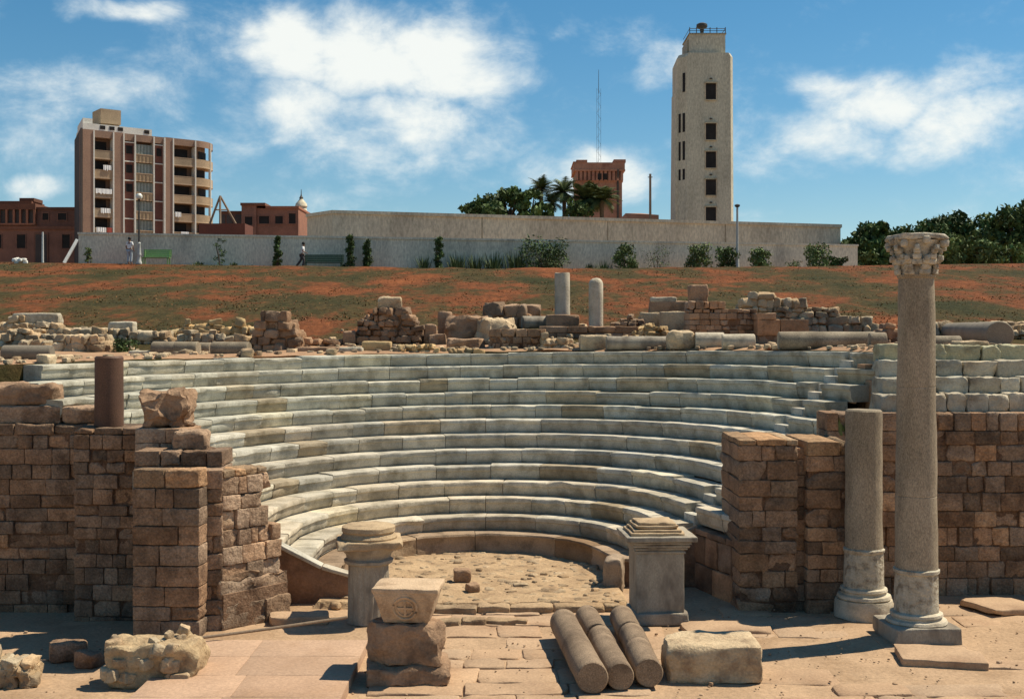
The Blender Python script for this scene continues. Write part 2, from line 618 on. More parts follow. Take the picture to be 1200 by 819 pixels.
def rim_back(x):
    """outer edge of the top row (an arc with two straight flaring arms)"""
    r = R0 + 12 * TR + .62
    fl = R(17)
    ax, ay = r * math.cos(fl), r * math.sin(fl)
    dx = x - CX
    if abs(dx) <= ax:
        return CY + math.sqrt(max(0, r * r - dx * dx))
    y = CY + ay - (abs(dx) - ax) / math.tan(fl)
    if dx > 0:
        return max(y, 32.0)
    return max(y, 30.2)


def build_hill():
    mb = MB()
    xs = [-400, -200, -120, -80, -60, -45, -30] + [-20 + i * .2 for i in range(201)] + [30, 45, 60] + [70, 90, 120, 200, 400]
    nrow = 70
    for x in xs:
        y0 = rim_back(x) if abs(x) < 60 else 30.6
        y0 = max(y0, 30.2)
        for j in range(nrow):
            if j == 0:
                mb.v.append(Vector((x, y0 - .01, -.1)))
            else:
                t = (j - 1) / (nrow - 2)
                y = y0 + (86 - y0) * t ** .9
                z = hill_z(x, y) + .07 * noise.noise(Vector((x * .35, y * .35, 1))) + .05 * noise.noise(Vector((x * 1.1, y * 1.1, 5)))
                if y > 80:
                    z -= (y - 80) * .02
                mb.v.append(Vector((x, y, z)))
            mb.t.append((1, 1, 1))
    for i in range(len(xs) - 1):
        for j in range(nrow - 1):
            a = i * nrow + j
            mb.f.append((a, a + nrow, a + nrow + 1, a + 1))
    tag(mb.build('hillside', M['hill'], smooth=60), kind='structure')
    mb = MB()
    mb.v = [Vector(p) for p in ((-2500, 85.8, 10.4), (2500, 85.8, 10.4), (2500, 3500, 10.4), (-2500, 3500, 10.4))]
    mb.t = [(1, 1, 1)] * 4
    mb.f = [(0, 1, 2, 3)]
    tag(mb.build('plateau', M['earth'], smooth=0), kind='structure')
    # dry grass and weeds
    rn = random.Random(5)
    mb = MB()
    for _ in range(18000):
        y = 46 + 33.5 * rn.random() ** 1.3
        x = rn.uniform(-.47, .47) * y
        nz = noise.noise(Vector((x * .22, y * .17, 0)))
        z = hill_z(x, y) - .02
        h = rn.uniform(.025, .065) * (1.25 if nz < 0 else .9)
        a = rn.uniform(0, PI)
        dx, dy = .05 * math.cos(a), .05 * math.sin(a)
        lean = Vector((rn.uniform(-.06, .06), rn.uniform(-.06, .06), h))
        p = Vector((x, y, z))
        g = rn.uniform(.6, 1.3)
        tn = (.62 * g, .78 * g, .55 * g) if nz + rn.uniform(-.25, .25) < -.05 else (g, g * .9, g * .8)
        mb.add([p - Vector((dx, dy, 0)), p + Vector((dx, dy, 0)), p + lean], [(0, 1, 2)], tn)
    tag(mb.build('dry_grass', M['drygrass'], smooth=0), 'dry red and olive grass covering the slope below the wall', 'grass', kind='stuff')


build_hill()


# ------------------------------------------------------------------ the seating
def row_path(k, flip_left=True):
    """points of the front edge of row k, from the left arm round to the right arm, with arc length (0 at the right junction)"""
    r = R0 + k * TR
    fr = R(17)
    fl = R(max(0, (k - 3) / 9 * 17))
    yl = (28.4 if k < 7 else 30.2) if k < 10 else (29.7, 29.9, 31.2)[k - 10]
    yr = 30.2 if k < 3 else 27.7 if k < 4 else (29.8 if k < 9 else 31.6)
    pts = []
    # left arm
    p = Vector((CX - r * math.cos(fl), CY + r * math.sin(fl)))
    t = Vector((-math.sin(fl), -math.cos(fl)))
    ln = (p.y - yl) / -t.y
    n = max(2, int(ln / .3))
    for i in range(n, 0, -1):
        pts.append(p + t * (ln * i / n))
    a0, a1 = PI - fl, fr
    m = max(24, int((a0 - a1) * r / .28))
    for i in range(m + 1):
        a = a0 + (a1 - a0) * i / m
        pts.append(Vector((CX + r * math.cos(a), CY + r * math.sin(a))))
    jn = len(pts) - 1
    t = Vector((math.sin(fr), -math.cos(fr)))
    ln = (pts[-1].y - yr) / -t.y
    n = max(2, int(ln / .3))
    q = pts[-1].copy()
    for i in range(1, n + 1):
        pts.append(q + t * (ln * i / n))
    s = [0]
    for i in range(1, len(pts)):
        s.append(s[-1] + (pts[i] - pts[i - 1]).length)
    s = [v - s[jn] for v in s]
    return pts, s


def path_at(pts, s, v):
    if v <= s[0]:
        i = 0
    elif v >= s[-1]:
        i = len(s) - 2
    else:
        lo, hi = 0, len(s) - 1
        while hi - lo > 1:
            m = (lo + hi) // 2
            if s[m] <= v:
                lo = m
            else:
                hi = m
        i = lo
    t = (v - s[i]) / (s[i + 1] - s[i])
    p = pts[i].lerp(pts[i + 1], t)
    # smoothed tangent
    i0, i1 = max(0, i - 1), min(len(pts) - 1, i + 2)
    d = (pts[i1] - pts[i0]).normalized()
    nrm = Vector((-d.y, d.x))             # outward (away from the orchestra) for left->right travel
    return p, nrm


def build_seating():
    root = thing('theatre_seating', 'curved tiers of pale marble seats forming the horseshoe theatre', 'seating', (CX, CY, 0))
    rl = Vector((CX, CY, 0))
    rn = random.Random(11)
    stair = MB()
    for k in range(ROWS):
        mb = MB()
        pts, s = row_path(k)
        zt = Z0 + k * RISE
        gap0 = 1.45 - .2 * (k - 3)
        gap1 = gap0 + .62
        segs = [(s[0], s[-1])]
        if k >= 3:
            segs = [(s[0], gap0), (gap1, s[-1])]
        for (sa, sb) in segs:
            if sb - sa < .25:
                continue
            v = sa
            while v < sb - .05:
                L = rn.uniform(.85, 1.9) if k else rn.uniform(1.1, 2.4)
                if sb - (v + L) < .5:
                    L = sb - v
                e = v + L
                dr = rn.uniform(-.014, .014)
                dz = rn.uniform(-.012, .012)
                tn = tint(rn, .78, 1.14, .03)
                q = rn.random()
                if q < .05:
                    tn = (.74, .66, .56)
                elif q < .10:
                    tn = (1.22, 1.2, 1.12)
                elif q < .14:
                    tn = (.96, .87, .76)
                if k <= 3:
                    tn = (tn[0] * 1.0, tn[1] * .96, tn[2] * .91)
                if k >= 8:
                    tn = (tn[0] * .96, tn[1] * .985, tn[2] * .97)
                low = rn.random() < .06 and k > 0
                n = max(2, int(L / .22))
                # profile: (outward offset, height below the top)
                lip = .10
                prof = [(.12, -RISE - .02), (.11, -.39), (.07, -.345), (.055, -.20), (.045, -.15), (.0, -.12), (-.004, -lip * .3), (.018, 0), (.34, .004), (.72, -.002), (.72, -RISE - .02)]
                if k == 0:
                    prof = [(.02, -.70), (.015, -.40), (.05, -.30), (.03, -.12), (0, -.05), (.025, 0), (.34, -.003), (.72, -.01), (.72, -.70)]
                if low:
                    dz -= .035
                seed = rn.uniform(0, 90)
                worn = rn.random() < .22
                base = []
                for i in range(n + 1):
                    vv = v + .008 + (L - .016) * i / n
                    p, nm = path_at(pts, s, vv)
                    for (o, h) in prof:
                        nv = noise.noise_vector(Vector((vv * 2.2, o * 5 + k * 3, h * 5 + seed)))
                        am = (.02 if k else .035) + (.05 if worn and h > -.16 and o < .1 else 0)
                        edge = (i in (0, n)) and h > -.2 and o < .1
                        q2 = p + nm * (o + dr + nv.x * am + (.02 if edge else 0))
                        z = zt + h + dz + nv.z * am * .6 + TILT * p.x - (.012 if edge else 0)
                        base.append(Vector((q2.x, q2.y, z)) - rl)
                np_ = len(prof)
                fs = []
                for i in range(n):
                    for j in range(np_ - 1):
                        a = i * np_ + j
                        fs.append((a, a + np_, a + np_ + 1, a + 1))
                    fs.append((i * np_ + np_ - 1, (i + 1) * np_ + np_ - 1, (i + 1) * np_, i * np_))
                fs.append(tuple(range(np_)))
                fs.append(tuple(n * np_ + j for j in range(np_ - 1, -1, -1)))
                mb.add(base, fs, tn)
                v = e
        mb.build('seat_row', M['bench'] if k == 0 else M['marble'], root, smooth=40)
        if k >= 3:                        # two steps of the stair per row
            for (o, h, dpt) in ((.0, -.02 - RISE / 2, .36), (.34, -.02, .40)):
                p, nm = path_at(pts, s, (gap0 + gap1) / 2)
                c = p + nm * (o + dpt / 2)
                zc = zt + h + TILT * p.x
                ang = math.atan2(nm.y, nm.x) - PI / 2
                stair.stone(Vector((c.x, c.y, zc - .3)) - rl, (.60, dpt + .04, .6), ang, .02, .01, 4, 2, tint(rn, .85, 1.1), seed=k * 2 + int(o * 10))
    stair.build('stair', M['marble'], root)
    # flank walls closing the two ends of the horseshoe (sloping tops)
    for side, poly, yy in ((-1, [(-3.75, 0), (-3.75, .58), (-4.5, .80), (-5.6, 1.36), (-6.3, 2.0), (-6.6, 2.2), (-6.6, 0)], 28.22),
                           (1, [(2.45, 0), (2.45, .62), (3.0, .62), (3.6, .98), (4.1, 1.25), (4.72, 1.42), (4.72, 0)], 30.12)):
        mb = MB()
        rn2 = random.Random(side)
        # subdivide polygon into columns for a slightly uneven face
        xs = []
        x0, x1 = poly[0][0], poly[-1][0]
        n = 34
        top = poly[1:-1]

        def th(x):
            for (a, b) in zip(top, top[1:]):
                if min(a[0], b[0]) - 1e-6 <= x <= max(a[0], b[0]) + 1e-6:
                    t = (x - a[0]) / (b[0] - a[0])
                    return a[1] + (b[1] - a[1]) * t
            return top[-1][1]
        m = 8
        for i in range(n + 1):
            x = x0 + (x1 - x0) * i / n
            h = th(x)
            for j in range(m + 1):
                z = -.1 + (h + .1) * j / m
                y = yy + .03 * noise.noise(Vector((x * 1.5, z * 1.5, 7))) + .02 * noise.noise(Vector((x * 5, z * 5, 2)))
                mb.v.append(Vector((x, y, z)) - rl)
                mb.t.append((1, 1, 1))
            mb.v.append(Vector((x, yy + .28, h)) - rl)
            mb.t.append((1, 1, 1))
        for i in range(n):
            for j in range(m + 1):
                a = i * (m + 2) + j
                b = a + m + 2
                mb.f.append((a, b, b + 1, a + 1) if side > 0 else (a, a + 1, b + 1, b))
        # inner end face
        e0 = len(mb.v)
        mb.box(Vector((min(x0, x0 + .25 * side), yy + .06, -.1)) - rl, Vector((max(x0, x0 + .25 * side), yy + .8, th(x0) - .02)) - rl)
        mb.build('flank_wall', M['plaster'], root, smooth=40)
        cp = MB()                         # worn coping along the sloping edge
        for (a, b) in zip(top[:4], top[1:]):
            ca = Vector(((a[0] + b[0]) / 2, yy + .15, (a[1] + b[1]) / 2 + .03)) - rl
            ln = math.hypot(b[0] - a[0], b[1] - a[1])
            ang = math.atan2(b[1] - a[1], b[0] - a[0])
            cp.stone(ca, (ln - .02, .36, .09), Matrix.Rotation(-ang, 3, 'Y'), .02, .012, 4, 3, tint(rn2, .8, 1.0), seed=int(a[0] * 10))
        cp.build('coping', M['marble' if side < 0 else 'bench'], root)
    return root


build_seating()

# core of earth under the tiers so nothing shows through the joints
mb = MB()
for k in range(ROWS):
    pts, s = row_path(k)
    zt = Z0 + (k - 1) * RISE - .06
    if k == 0:
        continue
    ring = []
    for p_, v in zip(pts, s):
        q, nm = path_at(pts, s, v)
        ring.append((Vector((q.x + nm.x * .22, q.y + nm.y * .22, zt + TILT * q.x)), Vector((q.x + nm.x * .80, q.y + nm.y * .80, zt + RISE * .3 + TILT * q.x))))
    n0 = len(mb.v)
    for a, b in ring:
        mb.v += [a, Vector((a.x, a.y, zt + RISE * .3 + TILT * a.x)), b]
        mb.t += [(1, 1, 1)] * 3
    for i in range(len(ring) - 1):
        a = n0 + i * 3
        mb.f += [(a, a + 3, a + 4, a + 1), (a + 1, a + 4, a + 5, a + 2)]
tag(mb.build('earth_bank', M['earth'], smooth=0), kind='structure')


# ------------------------------------------------------------------ orchestra floor and paving
def build_floors():
    rn = random.Random(3)
    mb = MB()                              # raised rubble floor of the orchestra
    n = 0
    inside = lambda x, y, m=0: 27.6 < y < 34.6 and math.hypot(x - CX, max(0, y - CY)) < R0 + .2 - m and abs(x - CX) < R0 + .3 + .25 * max(0, 30 - y) - m
    for _ in range(1250):
        cx, cy = rn.uniform(-4.6, 3.6), rn.uniform(27.6, 34.2)
        if not inside(cx, cy):
            continue
        w = rn.uniform(.10, .30) * (1.7 if rn.random() < .12 else 1)
        d_ = w * rn.uniform(.5, .95)
        h = .10 + .05 * noise.noise(Vector((cx * .8, cy * .8, 2))) + rn.uniform(-.03, .03) + (.05 if rn.random() < .05 else 0)
        mb.stone((cx, cy, h - .06), (w, d_, .16), Matrix.Rotation(rn.uniform(-.7, .7), 3, 'Z') @ Matrix.Rotation(rn.uniform(-.15, .15), 3, 'X'), w * .22, w * .12, 6, 2, tint(rn, .72, 1.2, .06), seed=n, chips=2, chipd=.25)
        n += 1
    k = 40
    for j in range(k + 1):                  # sand between the stones
        for i in range(k + 1):
            x, y = -5.2 + 9.2 * i / k, 27.55 + 7.0 * j / k
            z = .125 + .05 * noise.noise(Vector((x * .8, y * .8, 2))) + .03 * noise.noise(Vector((x * 3, y * 3, 5)))
            mb.v.append(Vector((x, y, z if inside(x, y, -.2) else -.15)))
            mb.t.append((1.05, 1.02, .98))
    b0 = len(mb.v) - (k + 1) ** 2
    for j in range(k):
        for i in range(k):
            a = b0 + j * (k + 1) + i
            mb.f.append((a, a + 1, a + k + 2, a + k + 1))
    tag(mb.build('orchestra_floor', M['rubfloor'], smooth=50), kind='structure')
    for (yy, x0, x1, h, dp, lb) in ((27.35, -2.3, 2.5, .15, .40, 'longer worn stone step along the front edge of the orchestra floor'),
                                    (26.2, -1.9, .35, .11, .34, 'shorter dark edged stone step in front of the orchestra')):
        mb = MB()
        x = x0
        while x < x1 - .2:
            w = min(rn.uniform(.5, 1.2), x1 - x)
            mb.stone((x + w / 2 - x0, rn.uniform(-.04, .04) + (.05 * x if yy > 27 else 0), h / 2 - .04 + rn.uniform(-.015, .015)), (w - .005, dp, h + .08), rn.uniform(-.05, .05), .04, .035, 4, 4, tint(rn, .8, 1.1), seed=n, chips=3, chipd=.2)
            n += 1
            x += w
        o = mb.build('stone_step', M['rubfloor'])
        o.location = (x0, yy, 0)
        tag(o, lb, 'step')
    mb = MB()                              # worn flagstones, half sunk in the sand
    y = 18.5
    while y < 27.0:
        hh = rn.uniform(.6, 1.2)
        x = -2.6 + rn.uniform(0, .5)
        while x < 13:
            w = rn.uniform(.7, 1.9)
            cx, cy = x + w / 2, y + hh / 2
            if rn.random() < (.9 if cx < 2.2 else .42):
                z = (.008 if cx < 2.2 else -.008) + rn.uniform(-.012, .012)
                mb.stone((cx, cy, z - .1), (w - rn.uniform(.0, .03), hh - rn.uniform(.0, .03), .2), rn.uniform(-.05, .05), .03, .035, 1.7, 5, tint(rn, .9, 1.08, .03), seed=n, chips=3, chipd=.16)
            x += w
            n += 1
        y += hh
    tag(mb.build('paving', M['slab']), kind='structure')
    mb = MB()                              # pebbles and chips lying about
    for i in range(650):
        y = rn.uniform(19, 28)
        x = rn.uniform(-.45, .45) * y
        s_ = rn.uniform(.008, .025) * (2.2 if rn.random() < .05 else 1)
        mb.stone((x, y, max(s_ * .3 + ground_z(x, y), .012 if -2.4 < x < 12 else -9)), (s_ * 2, s_ * 1.5, s_ * 1.2), rn.uniform(0, 3), s_ * .4, s_ * .25, 9, 1, tint(rn, .6, 1.15), seed=i)
    tag(mb.build('gravel', M['slab']), 'stone chips and gravel scattered over the sandy ground', 'gravel', kind='stuff')


build_floors()


def simple_block(name, label, cat, c, size, rz, m, rough=.03, chips=4, chipd=.2, rad=.05, seed=0, group=None, n=6, tilt=None, tn=(1, 1, 1), fr=3, taper=0):
    """one rough block standing at c (centre of its underside)"""
    mb = MB()
    rot = Matrix.Rotation(rz, 3, 'Z')
    if tilt:
        rot = rot @ Matrix.Rotation(tilt, 3, 'Y')
    mb.stone(Vector((0, 0, size[2] / 2)), size, rot, rad, rough, fr, n, tn, seed, chips, chipd, taper)
    o = mb.build(name, m)
    o.location = c
    return tag(o, label, cat, group)


# ------------------------------------------------------------------ masonry walls
def masonry(name, label, cat, A, B, z0, ztop, thick, m, course=.33, bl=(.35, .8), seed=0, rough=.02, erode=.12, top_drop=.0, batter=0, group=None, core=True, topf=None, topt=(1, 1, 1)):  # topt: paler, yellower top course, with sunlight on the top painted into its colour
    """wall from A to B (plan), front face on the line AB looking towards the camera; coursed blocks through its thickness"""
    rn = random.Random(seed + 100)
    A, B = Vector(A), Vector(B)
    d = (B - A)
    ln = d.length
    d.normalize()
    nrm = Vector((-d.y, d.x))
    if nrm.y < 0 and abs(nrm.y) > .05:
        nrm = -nrm
    ang = math.atan2(d.y, d.x)
    loc = Vector((A.x, A.y, z0))
    mb = MB()
    z = z0
    ci = 0
    while z < ztop - .08:
        ch = min(course * rn.uniform(.75, 1.22), ztop - z)
        bs = rn.choice((.75, 1, 1, 1.25))
        if ztop - (z + ch) < .12:
            ch = ztop - z
        u = -rn.uniform(0, .15) if False else 0
        while u < ln - .02:
            w = rn.uniform(*bl) * bs
            if ln - (u + w) < bl[0] * .6:
                w = ln - u
            lim = topf((u + w / 2) / ln) if topf else ztop
            if z + ch * .5 < lim and not (z + ch > ztop - course and rn.random() < top_drop):
                er = rn.random() < erode
                rec = rn.uniform(-.02, .02) + (rn.uniform(.02, .06) if er else 0) + batter * (z - z0)
                t = thick - rec
                c = A + d * (u + w / 2) + nrm * (rec + t / 2)
                mb.stone(Vector((c.x, c.y, z + ch / 2)) - loc, (w - rn.uniform(.008, .022), t, ch - rn.uniform(.008, .022)), ang + rn.uniform(-.012, .012), rn.uniform(.03, .06) if er else rn.uniform(.010, .022), rough * (2.0 if er else .8), 4.5, 4,
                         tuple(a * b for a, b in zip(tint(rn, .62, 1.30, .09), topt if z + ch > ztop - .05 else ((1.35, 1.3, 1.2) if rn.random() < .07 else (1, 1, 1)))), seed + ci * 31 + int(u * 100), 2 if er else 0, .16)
            u += w
        z += ch
        ci += 1
    if core:
        cz = (min(topf(i / 10) for i in range(11)) if topf else ztop) - .25
        q = A + nrm * .07
        mx = Matrix.Translation(Vector((q.x, q.y, 0)) - Vector((loc.x, loc.y, loc.z))) @ Matrix.Rotation(ang, 4, 'Z')
        sgn = 1 if (Matrix.Rotation(ang, 3, 'Z') @ Vector((0, 1, 0))).xy.dot(nrm) > 0 else -1
        y0, y1 = (0, thick - .14) if sgn > 0 else (-(thick - .14), 0)
        mb.box((.05, y0, z0), (ln - .05, y1, cz), (.55, .5, .48), mx)
    o = mb.build(name, m)
    o.location = loc
    return tag(o, label, cat, group)


# left-hand buildings of the stage entrance
masonry('stone_wall', 'shaded brown ashlar wall furthest left behind the dark recess', 'wall', (-17, 29.5), (-10.35, 29.5), -.7, 4.12, 1.0, M['brick'], .36, (.4, .85), 1, erode=.3)
masonry('stone_wall', 'shaded brown wall stepping forward under the dark column stub', 'wall', (-10.5, 28.6), (-7.9, 28.45), -.7, 4.10, 1.5, M['brick'], .34, (.32, .7), 2, erode=.3)
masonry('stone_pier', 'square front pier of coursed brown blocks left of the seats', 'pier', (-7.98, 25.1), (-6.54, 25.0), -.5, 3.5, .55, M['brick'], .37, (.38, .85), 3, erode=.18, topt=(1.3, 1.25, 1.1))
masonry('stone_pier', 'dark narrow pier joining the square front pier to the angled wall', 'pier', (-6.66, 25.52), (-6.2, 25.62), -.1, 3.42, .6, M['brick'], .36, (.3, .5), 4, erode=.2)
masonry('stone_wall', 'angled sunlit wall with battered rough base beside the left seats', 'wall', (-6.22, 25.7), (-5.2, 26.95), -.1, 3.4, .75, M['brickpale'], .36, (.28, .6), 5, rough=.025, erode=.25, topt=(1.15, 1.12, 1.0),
        topf=lambda t: 3.4 if t < .82 else 2.1)
masonry('stone_plinth', 'battered lower courses of large rough blocks at the foot of the angled wall', 'plinth', (-6.16, 25.52), (-4.98, 26.96), -.1, 1.15, .6, M['brickpale'], .55, (.5, .95), 71, rough=.05, erode=.75, batter=.1, topf=lambda t: 1.15 if t < .35 else (1.6 if t < .8 else 1.0))
masonry('stone_wall', 'low backing wall of brown blocks on top behind the square pier', 'wall', (-8.3, 26.2), (-6.35, 26.2), -.1, 3.78, 1.0, M['brick'], .36, (.4, .8), 6, erode=.35, top_drop=.0)
masonry('stone_wall', 'upper block course under the rough brown capital stone', 'wall', (-8.6, 27.2), (-7.35, 27.2), -.1, 4.2, 1.1, M['brickpale'], .4, (.5, .8), 7, erode=.4)
simple_block('stone_block', 'sandy loose block on the corner behind the square pier', 'block', (-7.2, 26.9, 3.76), (.75, .6, .42), .1, M['brickpale'], .04, 4, .25, .07, 8)
simple_block('capital_stone', 'rough dark brown eroded capital stone on the left walls', 'stone', (-8.0, 27.75, 4.19), (1.12, .85, .84), .12, M['ruinred'], .16, 8, .32, .08, 9, n=12, fr=2.8)
simple_block('stone_block', 'wide pale block capping the far left wall below the rough boulder', 'block', (-12.2, 30.1, 4.11), (1.9, .8, .44), .02, M['brickpale'], .025, 3, .15, .05, 10)
simple_block('stone_block', 'short worn block at the right end of the far left wall top', 'block', (-10.75, 30.0, 4.11), (.9, .7, .42), -.05, M['brickpale'], .045, 5, .25, .08, 11)
simple_block('boulder', 'large rough brown boulder topmost on the far left wall', 'boulder', (-12.3, 30.2, 4.54), (1.75, .8, .55), .03, M['ruinred'], .09, 6, .25, .1, 12, n=9)

o = MB()
o.lathe([(.335, 0), (.35, .02), (.345, .5), (.34, 1.0), (.335, 1.68), (.30, 1.72)], amp=.012, fr=3, seed=2)
o = o.build('column_stub', M['granitered'], loc=None)
o.location = (-9.85, 29.2, 4.08)
tag(o, 'dark red granite column stub standing on the left wall', 'column')

# right-hand piers and retaining wall
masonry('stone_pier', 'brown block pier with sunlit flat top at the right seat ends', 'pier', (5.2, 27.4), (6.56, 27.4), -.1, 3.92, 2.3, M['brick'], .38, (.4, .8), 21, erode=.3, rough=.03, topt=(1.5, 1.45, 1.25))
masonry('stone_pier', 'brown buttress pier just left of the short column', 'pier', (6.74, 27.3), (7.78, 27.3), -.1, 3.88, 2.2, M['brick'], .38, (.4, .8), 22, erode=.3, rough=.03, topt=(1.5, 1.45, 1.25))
masonry('stone_wall', 'recessed dark brown wall between the two right piers', 'wall', (6.45, 27.62), (6.85, 27.62), -.1, 3.7, 1.0, M['brick'], .36, (.3, .5), 23)
masonry('retaining_wall', 'tall reddish brown retaining wall of square blocks at far right', 'wall', (7.7, 29.2), (19, 29.2), -.1, 4.42, 1.0, M['brick'], .40, (.38, .75), 24, erode=.3)
masonry('stone_wall', 'smooth brown wall of large blocks under the seat ends behind the square pedestal', 'wall', (4.56, 30.25), (5.36, 27.72), -.1, 1.47, .8, M['plasterwall'], .6, (.7, 1.2), 25, erode=.15)
rn = random.Random(77)
names4 = ['lowest course of rough pale blocks on the right retaining wall', 'second course of rough pale blocks above the retaining wall',
          'third course of rough pale blocks above the retaining wall', 'topmost greenish course of rough blocks above the retaining wall']
for i in range(4):
    mb = MB()
    x = 9.15 + i * .22
    zb = 4.40 + i * .40
    yb = 29.75 + i * .62
    k = 0
    loc = Vector((x, yb, zb))
    while x < 19:
        w = rn.uniform(.45, 1.0)
        h = .44 + rn.uniform(-.02, .03)
        mb.stone(Vector((x + w / 2, yb + .4 + rn.uniform(-.07, .07), zb + h / 2)) - loc, (w - .02, .9, h), rn.uniform(-.05, .05), .022, .04, 4.5, 6,
                 tint(rn, .75, 1.12, .05) if i < 3 else (.86, .90, .76), i * 50 + k, 4, .17)
        x += w
        k += 1
    o = mb.build('stone_course', M['ruinpale'])
    o.location = loc
    tag(o, names4[i], 'stone course')
mb = MB()
mb.box((7.75, 29.9, -.1), (19, 30.4, 4.38))
for i in range(4):
    mb.box((9.5, 30.3 + i * .62, 4.0), (19, 31.0 + i * .62, 4.32 + i * .40))
tag(mb.build('earth_bank', M['earth'], smooth=0), kind='structure')


# ------------------------------------------------------------------ columns in the foreground
def tall_column():
    c = Vector((8.46, 25.0, 0))
    t = thing('ancient_column', 'tallest standing grey column with carved capital at right', 'column', c)
    mb = MB()
    mb.stone((0, 0, .15), (1.40, 1.32, .36), .06, .03, .015, 3, 5, seed=3, chips=3, chipd=.1)
    mb.build('plinth', M['greymarble'], t)
    mb = MB()
    mb.lathe([(.60, .32), (.63, .36), (.60, .41), (.52, .43), (.50, .47), (.54, .49), (.53, .54), (.46, .57)], amp=.012, fr=5)
    mb.build('base', M['white'], t)
    mb = MB()
    mb.lathe([(.455, .56), (.45, .7), (.44, 1.0), (.435, 1.35), (.47, 1.38), (.475, 1.44), (.43, 1.46)], amp=.012, fr=6, seed=5)
    mb.build('lower_drum', M['whitecarved'], t)
    mb = MB()
    pr = [(.43, 1.45)]
    for i in range(1, 25):
        u = i / 24
        r = .43 - .068 * u ** 1.3
        z = 1.45 + u * 6.05
        pr.append((r, z))
        if i in (6, 15):
            pr += [(r - .008, z + .01), (r - .008, z + .02), (r, z + .03)]
    pr += [(.39, 7.53), (.39, 7.58)]
    mb.lathe(pr, seg=48, amp=.016, fr=2.0, seed=1)
    mb.build('shaft', M['granite'], t)
    # capital: bell with two ranks of acanthus leaves, volutes and an abacus
    mb = MB()
    mb.lathe([(.355, 7.585), (.36, 7.75), (.37, 7.95), (.42, 8.12), (.50, 8.24), (.52, 8.28)], amp=.02, fr=6, seed=9)
    rn = random.Random(8)
    for rank, (z0, z1, nL, ro) in enumerate(((7.60, 7.92, 8, .37), (7.80, 8.14, 8, .40))):
        for i in range(nL):
            a = 2 * PI * (i + rank * .5) / nL + .1
            for j in range(4):
                u = j / 3
                rr = ro + .03 + .12 * u ** 2
                z = z0 + (z1 - z0) * (u if u < .9 else .86)
                wd = .13 * (1 - .5 * u)
                mb.stone((rr * math.cos(a), rr * math.sin(a), z + .03), (.07 + .03 * u, wd * 1.7, .12), a, .03, .012, 9, 2, tint(rn, .85, 1.1), seed=i * 9 + j + rank * 100)
    for i in range(4):
        a = PI / 4 + i * PI / 2 + .06
        mb.stone((.60 * math.cos(a), .60 * math.sin(a), 8.21), (.17, .13, .17), a, .06, .015, 8, 3, seed=i + 40)
        a += PI / 4
        mb.stone((.52 * math.cos(a), .52 * math.sin(a), 8.27), (.09, .16, .15), a, .04, .015, 8, 2, seed=i + 60)
    mb.build('capital', M['whitecarved'], t)
    mb = MB()
    mb.stone((0, 0, 8.35), (1.02, 1.02, .13), .06, .04, .025, 4, 6, seed=8, chips=5, chipd=.14)
    mb.build('abacus', M['whitecarved'], t)


def short_column():
    t = thing('ancient_column', 'shorter broken grey column standing left of the tallest column', 'column', (7.95, 27.0, 0))
    mb = MB()
    mb.lathe([(.66, -.02), (.66, .10), (.645, .30), (.62, .38)], amp=.02, fr=4, seed=2)
    mb.build('plinth', M['white'], t)
    mb = MB()
    mb.lathe([(.56, .37), (.60, .42), (.58, .48), (.50, .50), (.49, .55), (.525, .58), (.51, .63), (.44, .66)], amp=.012, fr=5)
    mb.build('base', M['white'], t)
    mb = MB()
    mb.lathe([(.45, .65), (.445, .8), (.435, 1.2), (.43, 1.42), (.455, 1.45), (.46, 1.50), (.42, 1.53)], amp=.012, fr=6, seed=15)
    mb.build('lower_drum', M['whitecarved'], t)
    mb = MB()
    pr = [(.415, 1.52)] + [(.412 - .012 * i / 14, 1.52 + 3.0 * i / 14) for i in range(1, 15)] + [(.395, 4.60), (.36, 4.635)]
    mb.lathe(pr, seg=48, amp=.018, fr=2.2, seed=31)
    mb.build('shaft', M['granite'], t)


def square_pedestal():
    t = thing('pedestal', 'square moulded stone pedestal standing right of the orchestra', 'pedestal', (3.22, 26.7, 0), R(4))
    mb = MB()
    mb.stone((.02, 0, .10), (1.22, 1.2, .26), 0, .03, .02, 3, 5, seed=3, chips=4, chipd=.15)
    mb.build('base', M['greymarble'], t)
    mb = MB()
    mb.stone((0, 0, .92), (1.06, 1.0, 1.42), 0, .03, .014, 2.5, 7, seed=4, chips=2, chipd=.06)
    mb.build('shaft', M['greymarble'], t)
    mb = MB()
    for (w, z, h) in ((1.13, 1.56, .06), (1.19, 1.64, .05), (1.27, 1.70, .06), (1.37, 1.77, .06), (1.56, 1.87, .11)):
        mb.stone((0, 0, z), (w, w * .96, h), 0, .02, .012, 4, 6, seed=int(w * 100), chips=2, chipd=.06)
    mb.build('cornice', M['greymarble'], t)
    mb = MB()
    for (w, z, h) in ((1.22, 1.955, .07), (1.08, 2.02, .06), (.96, 2.09, .07), (.84, 2.16, .06)):
        mb.stone((-.05, 0, z), (w, w * .96, h), 0, .035, .018, 4, 6, seed=int(w * 100) + 7, chips=3, chipd=.1)
    mb.build('cap', M['captop'], t)


